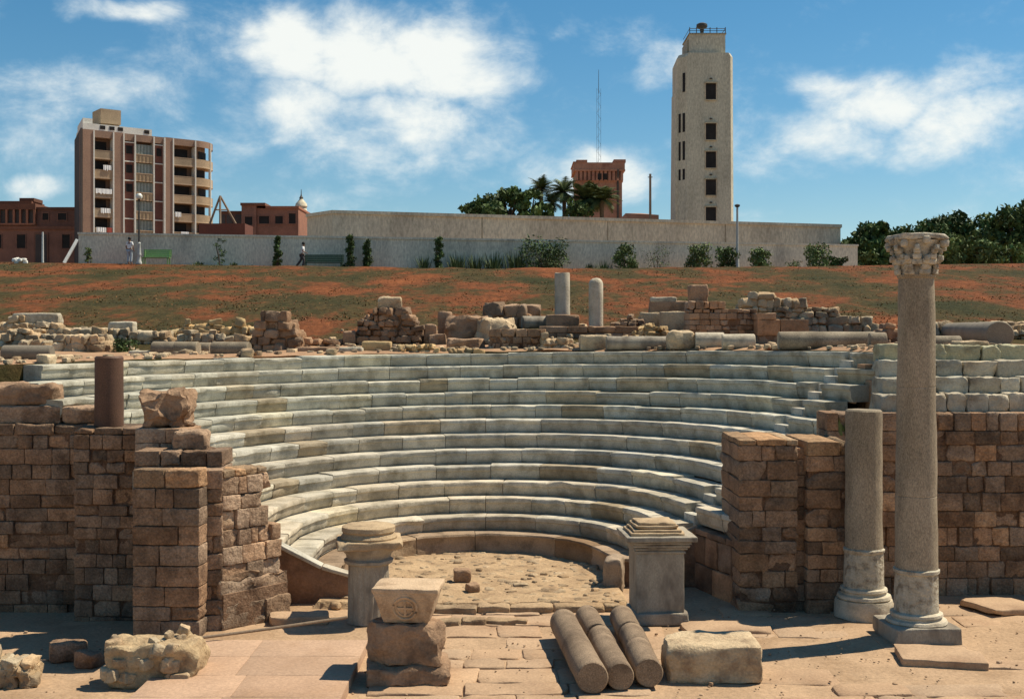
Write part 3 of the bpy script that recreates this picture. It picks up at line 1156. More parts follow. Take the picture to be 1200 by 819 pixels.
def round_pedestal():
    t = thing('pedestal', 'round fluted pedestal with ochre capital left of the orchestra', 'pedestal', (-3.18, 26.5, 0))
    mb = MB()
    fl = 20
    vs, fs = [], []
    seg = fl * 4
    zs = [-.02, .1, .5, .9, 1.2, 1.28]
    for z in zs:
        for i in range(seg):
            a = 2 * PI * i / seg
            r = .47 - .02 * z - (.025 if i % 4 in (1, 2) and .05 < z < 1.25 else 0)
            p = Vector((r * math.cos(a), r * math.sin(a), z))
            vs.append(p + noise.noise_vector(p * 4) * .015)
    for k in range(len(zs) - 1):
        for i in range(seg):
            j = (i + 1) % seg
            fs.append((k * seg + i, k * seg + j, (k + 1) * seg + j, (k + 1) * seg + i))
    fs.append(tuple((len(zs) - 1) * seg + i for i in range(seg)))
    mb.add(vs, fs)
    mb.build('shaft', M['greymarble'], t)
    mb = MB()
    mb.lathe([(.46, 1.26), (.54, 1.30), (.55, 1.36), (.48, 1.40), (.50, 1.48), (.60, 1.58), (.64, 1.66)], amp=.015, fr=5, seed=4)
    mb.build('capital', M['greymarble'], t)
    mb = MB()
    mb.stone((.02, 0, 1.74), (1.44, 1.34, .17), .15, .04, .025, 4, 7, seed=9, chips=5, chipd=.15)
    mb.build('abacus', M['captop'], t)
    mb = MB()
    mb.lathe([(.62, 1.82), (.63, 1.87), (.58, 1.93), (.56, 1.96), (.59, 2.0), (.58, 2.09), (.52, 2.12)], amp=.02, fr=4, seed=6)
    mb.build('top_disc', M['captop'], t)


tall_column()
short_column()
square_pedestal()
round_pedestal()


def capital_stack():
    x, y = -1.93, 22.1
    simple_block('stone_block', 'broad dark block lowest in the stack under the carved capital', 'block', (x + .03, y, -.02), (1.50, 1.2, .36), .05, M['ruinred'], .07, 7, .28, .07, 31, n=9)
    simple_block('stone_block', 'dark rounded block in the middle of the carved capital stack', 'block', (x - .02, y + .02, .32), (1.36, 1.0, .74), -.06, M['ruinred'], .08, 8, .34, .08, 32, n=10)
    t = thing('carved_capital', 'pale tapering impost capital with round medallion on dark blocks', 'capital', (x + .02, y, 1.03), R(-4))
    mb = MB()
    mb.stone((0, 0, .34), (1.0, .86, .58), 0, .025, .012, 3, 7, (1, 1, 1), 5, 2, .06, taper=-.36)
    mb.build('body', M['impost'], t)
    mb = MB()
    mb.stone((0, 0, .655), (1.22, 1.02, .10), 0, .025, .012, 3, 6, seed=6, chips=3, chipd=.08)
    mb.build('abacus', M['impost'], t)
    mb = MB()                             # raised ring with a cross, following the sloping face
    mx = Matrix.Translation((0, -.437, .34)) @ Matrix.Rotation(R(14), 4, 'X') @ Matrix.Rotation(R(90), 4, 'X')
    for rad_, rr in ((.215, .024), (.15, .016)):
        pts = [mx @ Vector((rad_ * math.cos(2 * PI * i / 28), rad_ * math.sin(2 * PI * i / 28), 0)) for i in range(29)]
        mb.tube(pts, [rr] * 29, 6)
    mb.box((-.14, -.022, -.02), (.14, .022, .02), mx=mx)
    mb.box((-.022, -.14, -.021), (.022, .14, .021), mx=mx)
    mb.build('medallion', M['impost'], t)


capital_stack()


def lying(name, label, cat, a, b, r, m, group=None, r2=None, seed=0, hole=False, seg=28, collar=False):
    """fallen column shaft from a to b (centres of its two ends)"""
    a, b = Vector(a), Vector(b)
    ax = b - a
    ln = ax.length
    q = ax.to_track_quat('Z', 'Y').to_matrix().to_4x4()
    r2 = r2 or r
    n = max(4, int(ln / .3))
    pr = [(r * .93, 0), (r * .99, .02)]
    pr += [(r + (r2 - r) * i / n, .03 + (ln - .06) * i / n) for i in range(n + 1)]
    if collar:
        pr += [(r2 * 1.12, ln - .08), (r2 * 1.12, ln)]
    pr += [(r2 * .99, ln - .02), (r2 * .93, ln)] if not collar else []
    mb = MB()
    mb.lathe(pr, seg=seg, amp=r * .045, fr=2.2, seed=seed, mx=q)
    o = mb.build(name, m)
    o.location = a
    return tag(o, label, cat, group)


# the three fallen shafts in front, lying side by side
cols = [((1.08, 25.0), (1.42, 20.95), .285, [(0, 1)]), ((1.62, 25.7), (1.93, 21.15), .25, [(0, .36), (.375, .52), (.53, 1)]), ((2.36, 25.6), (2.46, 21.35), .26, [(.0, .33), (.345, .62), (.64, 1)])]
lab = [['longest unbroken fallen column shaft, leftmost of the three on the paving'],
       ['rear piece of the middle fallen column on the paving', 'short drum in the middle of the middle fallen column', 'front piece of the middle fallen column beside the unbroken shaft'],
       ['rear piece of the fallen column nearest the square pedestal', 'middle piece of the fallen column nearest the square pedestal', 'front piece of the fallen column beside the big rough block']]
for i, (a, b, r, cuts) in enumerate(cols):
    A, B = Vector((*a, r + .03)), Vector((*b, r + .03))
    for j, (u, v) in enumerate(cuts):
        off = Vector(((j % 2) * .03 - .01, 0, (j == 1) * -.012))
        lying('fallen_column', lab[i][j], 'column piece', A.lerp(B, u) + off, A.lerp(B, v) + off, r * (1 if j != 1 else .985), M['granitebrown'], 'three fallen columns on the paving', seed=i * 5 + j)

simple_block('stone_block', 'big rough brown block right of the three fallen columns', 'block', (3.72, 22.35, -.03), (1.72, 1.25, .68), -.03, M['ruin'], .05, 6, .22, .08, 41, n=10)
simple_block('stone_slab', 'flat broken slab in front of the tallest column', 'slab', (8.35, 23.3, -.04), (1.6, 1.15, .17), -.18, M['slab'], .02, 5, .2, .03, 42, n=7)
simple_block('stone_slab', 'tilted pale slab lying at the far right of the paving', 'slab', (11.3, 27.6, 0), (1.5, 1.3, .14), .35, M['slab'], .02, 4, .15, .03, 43, n=6, tilt=R(3))
simple_block('stone_slab', 'flat stone between the short column and the piers', 'slab', (4.6, 25.7, -.05), (1.9, .9, .13), .1, M['slab'], .02, 4, .2, .03, 44, n=6)

# left platform and rail, rubble in the shade
mb = MB()
rn = random.Random(9)
y = 17.5
k = 0
while y < 24.0:
    h = min(rn.uniform(1.2, 2.0), 24.1 - y)
    x = -6.5
    while x < -2.95:
        w = min(rn.uniform(1.2, 2.2), -2.9 - x)
        if -2.9 - (x + w) < .5:
            w = -2.9 - x
        mb.stone((x + w / 2 + 4.7, y + h / 2 - 21, .06), (w - .006, h - .006, .24), 0, .012, .006, 2, 4, tint(rn, .94, 1.06, .02), seed=k)
        x += w
        k += 1
    y += h
o = mb.build('stone_platform', M['pinkslab'])
o.location = (-4.7, 21, 0)
tag(o, 'low smooth pinkish stone platform in the left foreground', 'platform')
mb = MB()
a, b = Vector((-6.75, 23.75, .24)), Vector((-3.45, 25.0, .42))
mb.tube([a.lerp(b, i / 8) - a + Vector((0, 0, -.015 * math.sin(PI * i / 8))) for i in range(9)], [.032] * 9, 8)
o = mb.build('iron_bar', M['wood'])
o.location = a
tag(o, 'long thin bar lying behind the smooth pinkish platform', 'bar')


def rubble(name, label, c, wid, dep, hgt, m, seed, outline=None, ss=(.22, .5), cat='ruin', group=None, tn=(.65, 1.2), flat=.7, rot=0, dense=1.0):
    """ruined lump of mortared stones: stones laid in uneven courses under an outline (fraction of width -> fraction of height)"""
    rn = random.Random(seed)
    outline = outline or [(0, .5), (.3, 1), (.7, .9), (1, .4)]

    def hf(u):
        for (a, b) in zip(outline, outline[1:]):
            if a[0] <= u <= b[0]:
                return a[1] + (b[1] - a[1]) * (u - a[0]) / max(1e-6, b[0] - a[0])
        return outline[-1][1]
    mb = MB()
    rz = Matrix.Rotation(rot, 3, 'Z')
    z = 0
    k = 0
    while z < hgt:
        ch = rn.uniform(*ss) * flat
        for layer in range(max(1, int(dep / .45))):
            yv = -dep / 2 + (layer + .5) * dep / max(1, int(dep / .45))
            x = -wid / 2
            while x < wid / 2 - .05:
                w = rn.uniform(*ss) * rn.choice((.6, .9, 1.1, 1.1, 1.6))
                u = (x + w / 2) / wid + .5
                back = 1 - .12 * layer
                if 0 <= u <= 1 and z + ch * .45 < hf(u) * hgt * rn.uniform(.88, 1.1) * back and rn.random() < dense:
                    p = rz @ Vector((x + w / 2, yv + rn.uniform(-.08, .08) + z * .08, z + ch / 2))
                    mb.stone(p, (w * rn.uniform(.9, 1.12), .5 * rn.uniform(.8, 1.2), ch * rn.uniform(.9, 1.2)),
                             Matrix.Rotation(rot + rn.uniform(-.4, .4), 3, 'Z') @ Matrix.Rotation(rn.uniform(-.2, .2), 3, 'Y') @ Matrix.Rotation(rn.uniform(-.2, .2), 3, 'X'),
                             min(.05, ch * .16), .04, 5, 3, tint(rn, *tn, .09), seed * 100 + k, 5, .36)
                    k += 1
                x += w
        z += ch
    # mortar core
    n = 10
    for i in range(n):
        u = (i + .5) / n
        h = max(.06, hf(u) * hgt * .90)
        p = rz @ Vector(((u - .5) * wid * .94, .04, h / 2 - .03))
        mb.stone(p, (wid / n * 1.3, dep * .80, h), rot, .06, .09, 3.5, 6, (.85, .8, .74), seed * 77 + i, 4, .3)
    o = mb.build(name, m)
    o.location = c
    return tag(o, label, cat, group)


mb = MB()
mb.stone((0, 0, .36), (1.62, 1.0, .80), .03, .07, .085, 2.8, 14, (.85, .82, .76), 51, 7, .25)
rn = random.Random(51)
for i in range(26):
    u = rn.uniform(-.78, .78)
    top = rn.random() < .45
    z = .72 + .10 * math.sin(u * 4) + rn.uniform(-.05, .10) if top else rn.uniform(.12, .7)
    q = rn.uniform(.10, .24)
    mb.stone((u, rn.uniform(-.4, .35) if top else -.46 + rn.uniform(-.03, .05), z), (q * 1.4, q, q), Matrix.Rotation(rn.uniform(-1, 1), 3, 'Z') @ Matrix.Rotation(rn.uniform(-.4, .4), 3, 'Y'), q * .16, q * .14, 6, 2, tint(rn, .7, 1.05, .05), i, 4, .35)
o = mb.build('rubble_stump', M['ruin'])
o.location = (-6.5, 21.95, -.03)
tag(o, 'big rough rubble masonry lump in the left foreground', 'ruin')
rubble('rubble_stump', 'small pitted rubble lump at the bottom left corner', (-9.2, 21.75, -.05), 1.1, .8, .62, M['ruin'], 52, [(0, 1), (.5, .95), (1, .75)], (.15, .3), tn=(.6, 1.1))
simple_block('stone_block', 'squarish fallen block lying in the dark left recess', 'block', (-9.35, 25.2, -.53), (.75, .5, .42), .3, M['brick'], .05, 5, .25, .07, 53)
simple_block('stone_block', 'smaller rounded stone beside the fallen block in the dark recess', 'stone', (-8.75, 24.7, -.53), (.5, .45, .34), -.3, M['brick'], .06, 5, .3, .08, 54)
simple_block('stone_block', 'low sunlit stone lying behind the smooth platform by the angled wall', 'stone', (-4.7, 26.4, -.05), (1.3, .6, .22), .15, M['slab'], .03, 5, .2, .05, 55)
simple_block('stone_block', 'reddish cube stone left standing on the orchestra floor', 'block', (-1.25, 30.0, .12), (.42, .36, .34), .1, M['ruinred'], .03, 4, .2, .04, 56)
simple_block('stone_block', 'small red stone lying lower on the orchestra floor', 'stone', (-.95, 28.9, .12), (.3, .3, .2), .4, M['ruinred'], .03, 4, .25, .04, 57)
simple_block('stone_block', 'upright broken end stone of the lowest bench by the square pedestal', 'block', (2.55, 29.75, -.05), (.45, .7, .85), -.2, M['bench'], .05, 5, .3, .07, 58, n=7)


# ------------------------------------------------------------------ ruins on the terrace behind the seats
def tb(name, label, x0, x1, yt, yb, dep, m, rough=.05, chips=4, chipd=.22, rz=0, seed=0, cat='block', group=None, rad=.06, n=5, sink=.04, on=None):
    p = terr((x0 + x1) / 2, on or yb)
    if on:                                # rests on something that stands at row `on`
        d_ = p.y + .25
        p = Vector((((x0 + x1) / 2 - 600) * d_ / F, d_, HC - (yb - HY) * d_ / F))
    s = p.y / F
    p.y += dep / 2
    p.z -= sink
    return simple_block(name, label, cat, p, ((x1 - x0) * s, dep, (yb - yt) * s + sink), rz, m, rough, chips, chipd, rad, seed, group, n)


def tr(name, label, x0, x1, yt, yb, dep, m, seed, outline=None, ss=(.25, .5), **kw):
    p = terr((x0 + x1) / 2, yb)
    s = p.y / F
    p.y += dep / 2
    p.z -= .05
    return rubble(name, label, p, (x1 - x0) * s, dep, (yb - yt) * s + .05, m, seed, outline, ss, **kw)


def tl(label, x0, x1, yt, yb, m, yaw=0, seed=0, group='fallen columns on the terrace', collar=False, r2=None):
    p = terr((x0 + x1) / 2, yb)
    s = p.y / F
    r = (yb - yt) * s / 2
    h = (x1 - x0) * s / 2
    c = p + Vector((0, r, r * .96))
    dv = Vector((math.cos(yaw), math.sin(yaw), 0)) * h
    return lying('fallen_column', label, 'column piece', c - dv, c + dv, r, m, group, r2, seed, seg=24, collar=collar)


# left part
tr('ruined_wall', 'crumbling rubble wall at far left below the grass', -60, 95, 374, 399, 1.4, M['ruin'], 61, [(0, .9), (.45, 1.0), (.6, .9), (.75, .85), (.85, .62), (1, .55)])
tb('stone_block', 'pale squared block topmost on the crumbling far left wall', 14, 68, 367, 377, .6, M['ruinpale'], .03, 3, .15, 0, 62, on=399, sink=0.08)
tr('ruined_wall', 'low rubble wall right of the crumbling far left wall', 92, 178, 384, 399, 1.0, M['ruin'], 63, [(0, .8), (.3, .8), (.6, .75), (1, .5)])
tb('stone_block', 'pale block sitting on the low rubble wall above the dark bush', 126, 156, 377, 389, .6, M['ruinpale'], .03, 3, .2, 0, 64, on=399, sink=0.08)
tr('rubble_heap', 'long low heap of earth and stones behind the left column drum', 20, 150, 398, 413, 1.2, M['ruin'], 65, [(0, .9), (.3, .8), (.6, .6), (.8, .7), (1, .4)], (.15, .34))
tl('thick dark grey fallen column at the far left rim', 0, 57, 404, 425, M['granitedark'], 0.05, 2)
for (x0, x1, yt, yb, m_, sd, lb) in ((-50, 60, 386, 406, 'ruin', 161, 'pale rubble band behind the thick dark fallen column at far left'),
                                     (60, 128, 392, 415, 'ruin', 162, 'pale tumbled rubble heap left of the dark bush on the rim'),
                                     (150, 200, 386, 404, 'ruin', 163, 'sandy rubble heap behind the left end of the drum row'),
                                     (205, 262, 388, 404, 'ruin', 164, 'cream rubble heap behind the middle of the drum row'),
                                     (262, 300, 390, 412, 'ruin', 165, 'cream rubble heap between the drum row and the tall stump'),
                                     (352, 402, 398, 409, 'ruinred', 166, 'low brown rubble line right of the tall left stump')):
    tr('rubble_heap', lb, x0, x1, yt, yb, 1.3, M[m_], sd, [(0, .6), (.2, .95), (.5, .8), (.75, 1), (1, .55)], (.2, .5), tn=(.7, 1.2))
tb('stone_slab', 'pale flat slab between the dark bush and the column drums', 150, 183, 411, 418, .6, M['ruinpale'], .02, 3, .15, 0, 66)
for (a, b, yt, yb, lb) in ((176, 206, 400, 418, 'leftmost grey column drum in the row left of the ruined stump'), (203, 231, 400, 418, 'second grey column drum of the left row'),
                           (230, 246, 401, 417, 'shortest grey column drum of the left row'), (246, 291, 400, 418, 'longest pale ended column drum of the left row')):
    tl(lb, a, b, yt, yb, M['granite'], -.12, a, 'row of column drums on the left terrace')
tr('ruined_wall', 'low yellowish ruined wall behind the row of column drums', 198, 257, 377, 398, 1.2, M['ochre'], 67, [(0, .5), (.3, .9), (.8, 1), (1, .85)])
tr('ruined_wall', 'yellow topped wall stub between rubble and the ruined stump', 256, 305, 379, 400, 1.0, M['ochre'], 68, [(0, .9), (.6, 1), (1, .8)])
tr('ruined_stump', 'tall rubble stump at the right end of the left ruins', 296, 351, 366, 414, 1.6, M['ruinred'], 69, [(0, .8), (.2, .95), (.6, 1), (.85, .85), (1, .5)], (.3, .6))
tb('stone_slab', 'thin reddish slab lying on the rim right of the left stump', 345, 397, 407, 415, .6, M['ruinred'], .02, 3, .15, 0, 70)
tb('stone_slab', 'thin pale slab on the rim beside the carved yellow block', 397, 424, 407, 415, .6, M['ruinpale'], .02, 3, .15, 0, 71)
# middle part
tr('ruined_stump', 'heap like rubble masonry stump left of centre behind the rim', 418, 494, 356, 405, 1.8, M['ruinred'], 72, [(0, .45), (.12, .75), (.35, 1.0), (.55, .97), (.8, .92), (.93, .6), (1, .4)], (.22, .42), tn=(.55, 1.2))
tb('stone_block', 'two small stones balanced on top of the central rubble stump', 443, 470, 348, 358, .5, M['ruin'], .05, 5, .3, 0, 73, on=405, sink=0.12)
tb('stone_block', 'small dark block at the left foot of the central rubble stump', 401, 416, 388, 406, .5, M['ruinred'], .03, 4, .2, .1, 74)
tb('stone_block', 'squared brown block at the front of the central rubble stump', 417, 442, 386, 404, .5, M['ruinred'], .04, 4, .2, 0, 75)
tb('carved_block', 'ribbed yellowish carved block on the rim before the rubble stump', 424, 458, 400, 414, .6, M['ochre'], .02, 3, .12, 0, 76)
tr('rubble_heap', 'sandy low spread of chips on the rim right of the carved block', 458, 568, 404, 414, 1.0, M['ochre'], 77, [(0, .7), (.4, .8), (.8, .5), (1, .3)], (.12, .28))
tb('stone_block', 'squat upright brown stone right of the central rubble stump', 496, 512, 380, 403, .5, M['ruinred'], .05, 4, .25, 0, 78)
tb('stone_post', 'narrow upright brown stone post behind the red boulder', 513, 529, 365, 396, .5, M['ruinred'], .04, 4, .2, 0, 79)
tb('boulder', 'large reddish boulder near the centre of the rim', 521, 572, 371, 400, 1.3, M['ruinred'], .12, 6, .3, .1, 80, 'boulder', n=8, rad=.12)
tb('boulder', 'sloping pale rock leaning on the large reddish boulder', 558, 602, 374, 403, 1.2, M['ruin'], .14, 7, .4, -.1, 81, 'boulder', n=8, rad=.12)
tb('boulder', 'rounded brown stone lying before the upright stone post', 503, 522, 392, 405, .6, M['ruinred'], .06, 5, .3, 0, 82, 'boulder')
tb('boulder', 'flat pitted brown rock on the rim below the reddish boulder', 524, 568, 397, 411, .8, M['ruinred'], .07, 6, .3, .05, 83, 'boulder', n=7)
tr('ruined_wall', 'long pinkish ruined block behind the small drum at centre', 567, 630, 358, 384, 1.2, M['ruinred'], 84, [(0, .85), (.3, 1), (.7, .95), (1, .55)], (.4, .8))
masonry_base = terr(605, 411)
masonry('low_wall', 'reddish low wall stub of small blocks on the rim near centre', 'wall', ((573 - 600) * masonry_base.y / F, masonry_base.y), ((640 - 600) * masonry_base.y / F, masonry_base.y), masonry_base.z - .05, masonry_base.z + .78, .8, M['ruinred'], .26, (.25, .55), 85, erode=.5, rough=.035)
tr('rubble_heap', 'pale spill of rubble beside the reddish low wall stub', 634, 682, 391, 411, 1.0, M['ruin'], 86, [(0, 1), (.4, .7), (.8, .5), (1, .3)], (.2, .4))
tl('short pale column drum on the wall behind the red stub', 611, 642, 370, 385, M['greymarble'], .3, 87)
tb('stone_block', 'reddish squared block left of the two standing shafts', 640, 679, 369, 386, .7, M['ruinred'], .03, 3, .15, 0, 88)
p = terr(692, 396)
masonry('low_wall', 'long low red course below the two standing column shafts', 'wall', ((632 - 600) * p.y / F, p.y), ((748 - 600) * p.y / F, p.y), p.z - .05, p.z + .46, .7, M['ruinred'], .25, (.6, 1.2), 89, erode=.3)
tb('carved_block', 'moulded pale block on the rim left of the long fallen shaft', 680, 713, 393, 411, .7, M['ruin'], .03, 3, .15, 0, 90)
tl('smooth grey fallen shaft on the rim right of the moulded block', 711, 786, 394, 411, M['greymarble'], .02, 91)
for (x0, x1, yt, yb, lb) in ((650, 668, 320, 371, 'square cut white column stump, left of the two standing shafts'), (690, 707, 326, 384, 'round topped white column stump, right of the two standing shafts')):
    p = terr((x0 + x1) / 2, yb + 3)
    s = p.y / F
    r = (x1 - x0) * s / 2
    h = (yb + 3 - yt) * s
    mb = MB()
    if x0 == 650:
        mb.lathe([(r, 0), (r, h * .3), (r * .99, h * .6), (r * .98, h - .06), (r * .93, h)], amp=.03, fr=2.5, seed=7)
    else:
        mb.lathe([(r, 0), (r, h * .3), (r * .99, h * .6), (r * .98, h - .22), (r * .85, h - .1), (r * .5, h - .02), (.02, h)], amp=.03, fr=2.5, seed=8)
    o = mb.build('column_stump', M['white'])
    o.location = p
    tag(o, lb, 'column')
# right part
tb('stone_slab', 'thin pale slab on top of the reddish block, right of the white stumps', 763, 793, 348, 353, .6, M['ruinpale'], .02, 3, .15, 0, 92, on=384, sink=0.05)
tb('stone_block', 'reddish long block under the thin pale slab', 762, 806, 353, 368, .8, M['ruinred'], .04, 4, .2, 0, 93, on=384, sink=0.06)
tb('stone_block', 'small worn block lower left of the brick ruin', 750, 775, 366, 384, .6, M['ruin'], .04, 4, .25, .1, 94)
tb('stone_block', 'pale squared block touching the left side of the brick ruin', 775, 809, 365, 388, .7, M['ruin'], .03, 4, .2, 0, 95)
tr('rubble_heap', 'pinkish broken chips right of the white column stumps', 718, 756, 372, 386, .9, M['ruinred'], 96, [(0, .5), (.6, 1), (1, .6)], (.18, .34))
tr('rubble_heap', 'yellow spiky rubble on the long low red course', 742, 788, 378, 396, .9, M['ochre'], 97, [(0, .4), (.5, 1), (1, .5)], (.15, .3))
tb('boulder', 'round worn column base on the rim left of the white fallen shaft', 783, 816, 388, 411, .8, M['ruin'], .06, 6, .3, 0, 98, 'column base', n=8, rad=.2)
tl('pale white fallen shaft with broken right end on the rim', 816, 850, 389, 410, M['white'], -.05, 99)
tl('rounded white broken piece right of the pale fallen shaft', 848, 886, 391, 410, M['white'], -.08, 100)
tb('stone_post', 'upright brown post stone topmost on the brick ruin', 808, 830, 334, 354, .5, M['ruinred'], .04, 4, .2, 0, 101, on=405, sink=0.06)
p = terr(850, 405)
masonry('brick_ruin', 'ruined wall of small square red stones, right of centre', 'ruined wall', ((808 - 600) * p.y / F, p.y), ((888 - 600) * p.y / F, p.y + .1), p.z - .05, p.z + 1.66, 1.2, M['ruinred'], .2, (.16, .34), 102, erode=.4, rough=.03,
        topf=lambda t, z=p.z: z + (1.66 if t < .6 else 1.45))
p = terr(915, 405)
masonry('stone_wall', 'plain reddish wall block right of the small stone ruin', 'wall', ((886 - 600) * p.y / F, p.y - .25), ((946 - 600) * p.y / F, p.y - .25), p.z - .05, p.z + 1.2, 1.1, M['ruinred'], .55, (.6, 1.0), 103, erode=.5, rough=.05,
        topf=lambda t, z=p.z: z + (1.35 if t < .55 else .95))
tr('rubble_mound', 'long sunlit mound of tumbled rubble behind the reddish wall block', 868, 1030, 348, 390, 2.2, M['ruin'], 104, [(0, .9), (.15, 1.0), (.3, .95), (.5, .85), (.7, .65), (.9, .35), (1, .2)], (.25, .55), tn=(.6, 1.2))
tl('longest grey fallen column on the right rim', 915, 1028, 388, 410, M['granite'], -.03, 105)
tl('short thick drum at the right end of the longest fallen column', 1022, 1041, 389, 410, M['granite'], -.1, 106)
tr('rubble_heap', 'scattered stones left of the tallest column top edge', 1030, 1060, 380, 402, 1, M['ruinred'], 107, [(0, .6), (.5, 1), (1, .7)])
tr('rubble_heap', 'tumbled stones right of the tallest column below the slope', 1092, 1215, 372, 398, 1.8, M['ruin'], 108, [(0, 1), (.2, .7), (.5, .6), (.8, .8), (1, .9)], (.25, .5), dense=.8)
tl('moulded grey fallen shaft right of the tallest column', 1094, 1128, 393, 410, M['granite'], -.03, 109)
lying('fallen_column', 'huge dark ended fallen column at the far right rim', 'column piece', terr(1118, 398) + Vector((0, .8, .34)), terr(1172, 409) + Vector((0, .0, .42)), .30, M['granitedark'], 'fallen columns on the terrace', .40, 110)
tb('stone_slab', 'flat sandy slab under the far right fallen column', 1126, 1160, 400, 411, .8, M['ruin'], .03, 3, .15, 0, 111)

mb = MB()
rn = random.Random(21)
for i in range(650):
    x_ = rn.uniform(-15, 17)
    y_ = rim_back(x_) + .25 + rn.random() ** 1.4 * 8
    p = Vector((x_, y_, hill_z(x_, y_) + .07))
    s_ = rn.uniform(.04, .17) ** 1.0 * (1.4 if rn.random() < .12 else .8)
    mb.stone(p + Vector((0, 0, s_ * .1)), (s_ * 2.2, s_ * 1.8, s_ * 1.4), rn.uniform(0, 3), s_ * .4, s_ * .3, 5, 1, tint(rn, .6, 1.2), seed=i)
tag(mb.build('rubble', M['ruin']), 'loose stones and chips strewn along the terrace', 'rubble', kind='stuff')
mb = MB()                                  # sandy terrace strip under the ruins
xs = [-19 + i * .2 for i in range(196)]
for x in xs:
    for j in range(9):
        y0 = rim_back(x) - .01
        y = y0 + (45.4 + 1.0 * noise.noise(Vector((x * .3, 0, 4))) - y0) * j / 8
        zz = hill_z(x, y) + .09 + .05 * noise.noise(Vector((x * 1.4, y * 1.4, 8))) - (.25 if j == 8 else 0)
        if j == 0:
            zz = min(zz, Z0 + 12 * RISE + TILT * x - .03)
        mb.v.append(Vector((x, y, zz)))
        mb.t.append((1, 1, 1))
for i in range(len(xs) - 1):
    for j in range(8):
        a = i * 9 + j
        mb.f.append((a, a + 9, a + 10, a + 1))
tag(mb.build('terrace_ground', M['earth'], smooth=60), kind='structure')


# ------------------------------------------------------------------ plants
def leaf_clumps(mb, centres, rad, n, size, rn, tlo=.55, thi=1.5, elong=1.0, squash=.8):
    for c in centres:
        cl = rn.uniform(tlo, thi)
        for _ in range(n):
            d = Vector((rn.gauss(0, 1), rn.gauss(0, 1), rn.gauss(0, 1)))
            d.normalize()
            p = Vector(c) + Vector((d.x, d.y, d.z * squash)) * rad * rn.random() ** .45
            a = Vector((rn.uniform(-1, 1), rn.uniform(-1, 1), rn.uniform(-.4, 1))).normalized()
            b = a.orthogonal().normalized()
            b = (Matrix.Rotation(rn.uniform(0, 6.28), 3, a) @ b)
            s_ = size * rn.uniform(.6, 1.3)
            u = b * s_ * elong
            v = a.cross(b) * s_ * .5
            g = cl * rn.uniform(.75, 1.3)
            mb.add([p - u, p - v, p + u, p + v], [(0, 1, 2, 3)], (g, g * rn.uniform(.92, 1.08), g * .9))


def tree(name, label, base, h, crown_w, m, seed, group=None, trunk_f=.35, leaf=.22, n=46, ncl=34, cat='tree', squash=.8, wide=1.0):
    rn = random.Random(seed)
    t = thing(name, label, cat, base, 0, group)
    tk = MB()
    top = h * .8
    pts = [Vector((0, 0, -.2))]
    for i in range(1, 6):
        pts.append(Vector((rn.uniform(-.1, .1) * i * .4, rn.uniform(-.1, .1) * i * .4, top * i / 5)))
    tk.tube(pts, [h * .035 * (1 - .15 * i) for i in range(6)], 8)
    cs = []
    for i in range(ncl):
        a = rn.uniform(0, 6.28)
        z = trunk_f * h + (1 - trunk_f) * h * rn.random() ** .8 * .95
        u = (z - trunk_f * h) / ((1 - trunk_f) * h)
        rr = crown_w / 2 * math.sqrt(max(.05, 1 - (2 * u - .75) ** 2 * .65)) * rn.random() ** .4
        c = Vector((rr * math.cos(a), rr * math.sin(a), z))
        cs.append(c)
        if i % 3 == 0:
            s0 = pts[min(5, 2 + int(u * 3))]
            tk.tube([s0, s0.lerp(c, .5) + Vector((0, 0, .1)), c], [h * .015, h * .01, h * .004], 5)
    tk.build('trunk', M['bark'], t)
    mb = MB()
    leaf_clumps(mb, cs, crown_w * .17, n, leaf, rn, squash=squash)
    mb.build('crown', m, t, smooth=0)
    return t


def shrub(name, label, base, h, w, m, seed, group=None, leaf=.09, ncl=14, n=40, cone=0, cat='shrub'):
    rn = random.Random(seed)
    t = thing(name, label, cat, base, 0, group)
    tk = MB()
    for i in range(4):
        e = Vector((rn.uniform(-.3, .3) * w, rn.uniform(-.3, .3) * w, h * rn.uniform(.6, .9)))
        tk.tube([(0, 0, -.1), e * .5 + Vector((0, 0, .05)), e], [.035, .022, .008], 5)
    tk.build('stem', M['bark'], t)
    cs = []
    for i in range(ncl):
        z = h * (.1 + .85 * (i + rn.random()) / ncl)
        u = z / h
        rr = w / 2 * (1 - u * cone) * rn.random() ** .5 * .8
        a = rn.uniform(0, 6.28)
        cs.append((rr * math.cos(a), rr * math.sin(a), z))
    mb = MB()
    leaf_clumps(mb, cs, max(.12, w * .22), n, leaf, rn)
    mb.build('foliage', m, t, smooth=0)
    return t


def yucca(name, label, base, h, w, seed, n=60, group=None):
    rn = random.Random(seed)
    mb = MB()
    for i in range(n):
        a = rn.uniform(0, 6.28)
        r0 = rn.random() * w * .42
        p = Vector((r0 * math.cos(a), r0 * math.sin(a) * .6, 0))
        lean = rn.uniform(.05, .55)
        a2 = a + rn.uniform(-.6, .6)
        hh = h * rn.uniform(.5, 1.0)
        tip = p + Vector((math.cos(a2) * lean * hh, math.sin(a2) * lean * hh, hh * (1 - lean * .3)))
        mid = p.lerp(tip, .5) + Vector((0, 0, .06 * hh))
        sd = Vector((-math.sin(a2), math.cos(a2), 0)) * rn.uniform(.02, .05)
        g = rn.uniform(.5, 1.5)
        mb.add([p - sd, p + sd, mid + sd * .8, mid - sd * .8, tip], [(0, 1, 2, 3), (3, 2, 4)], (g, g, g * .9))
    o = mb.build(name, M['yucca'], smooth=0)
    o.location = base
    return tag(o, label, 'plant', group)


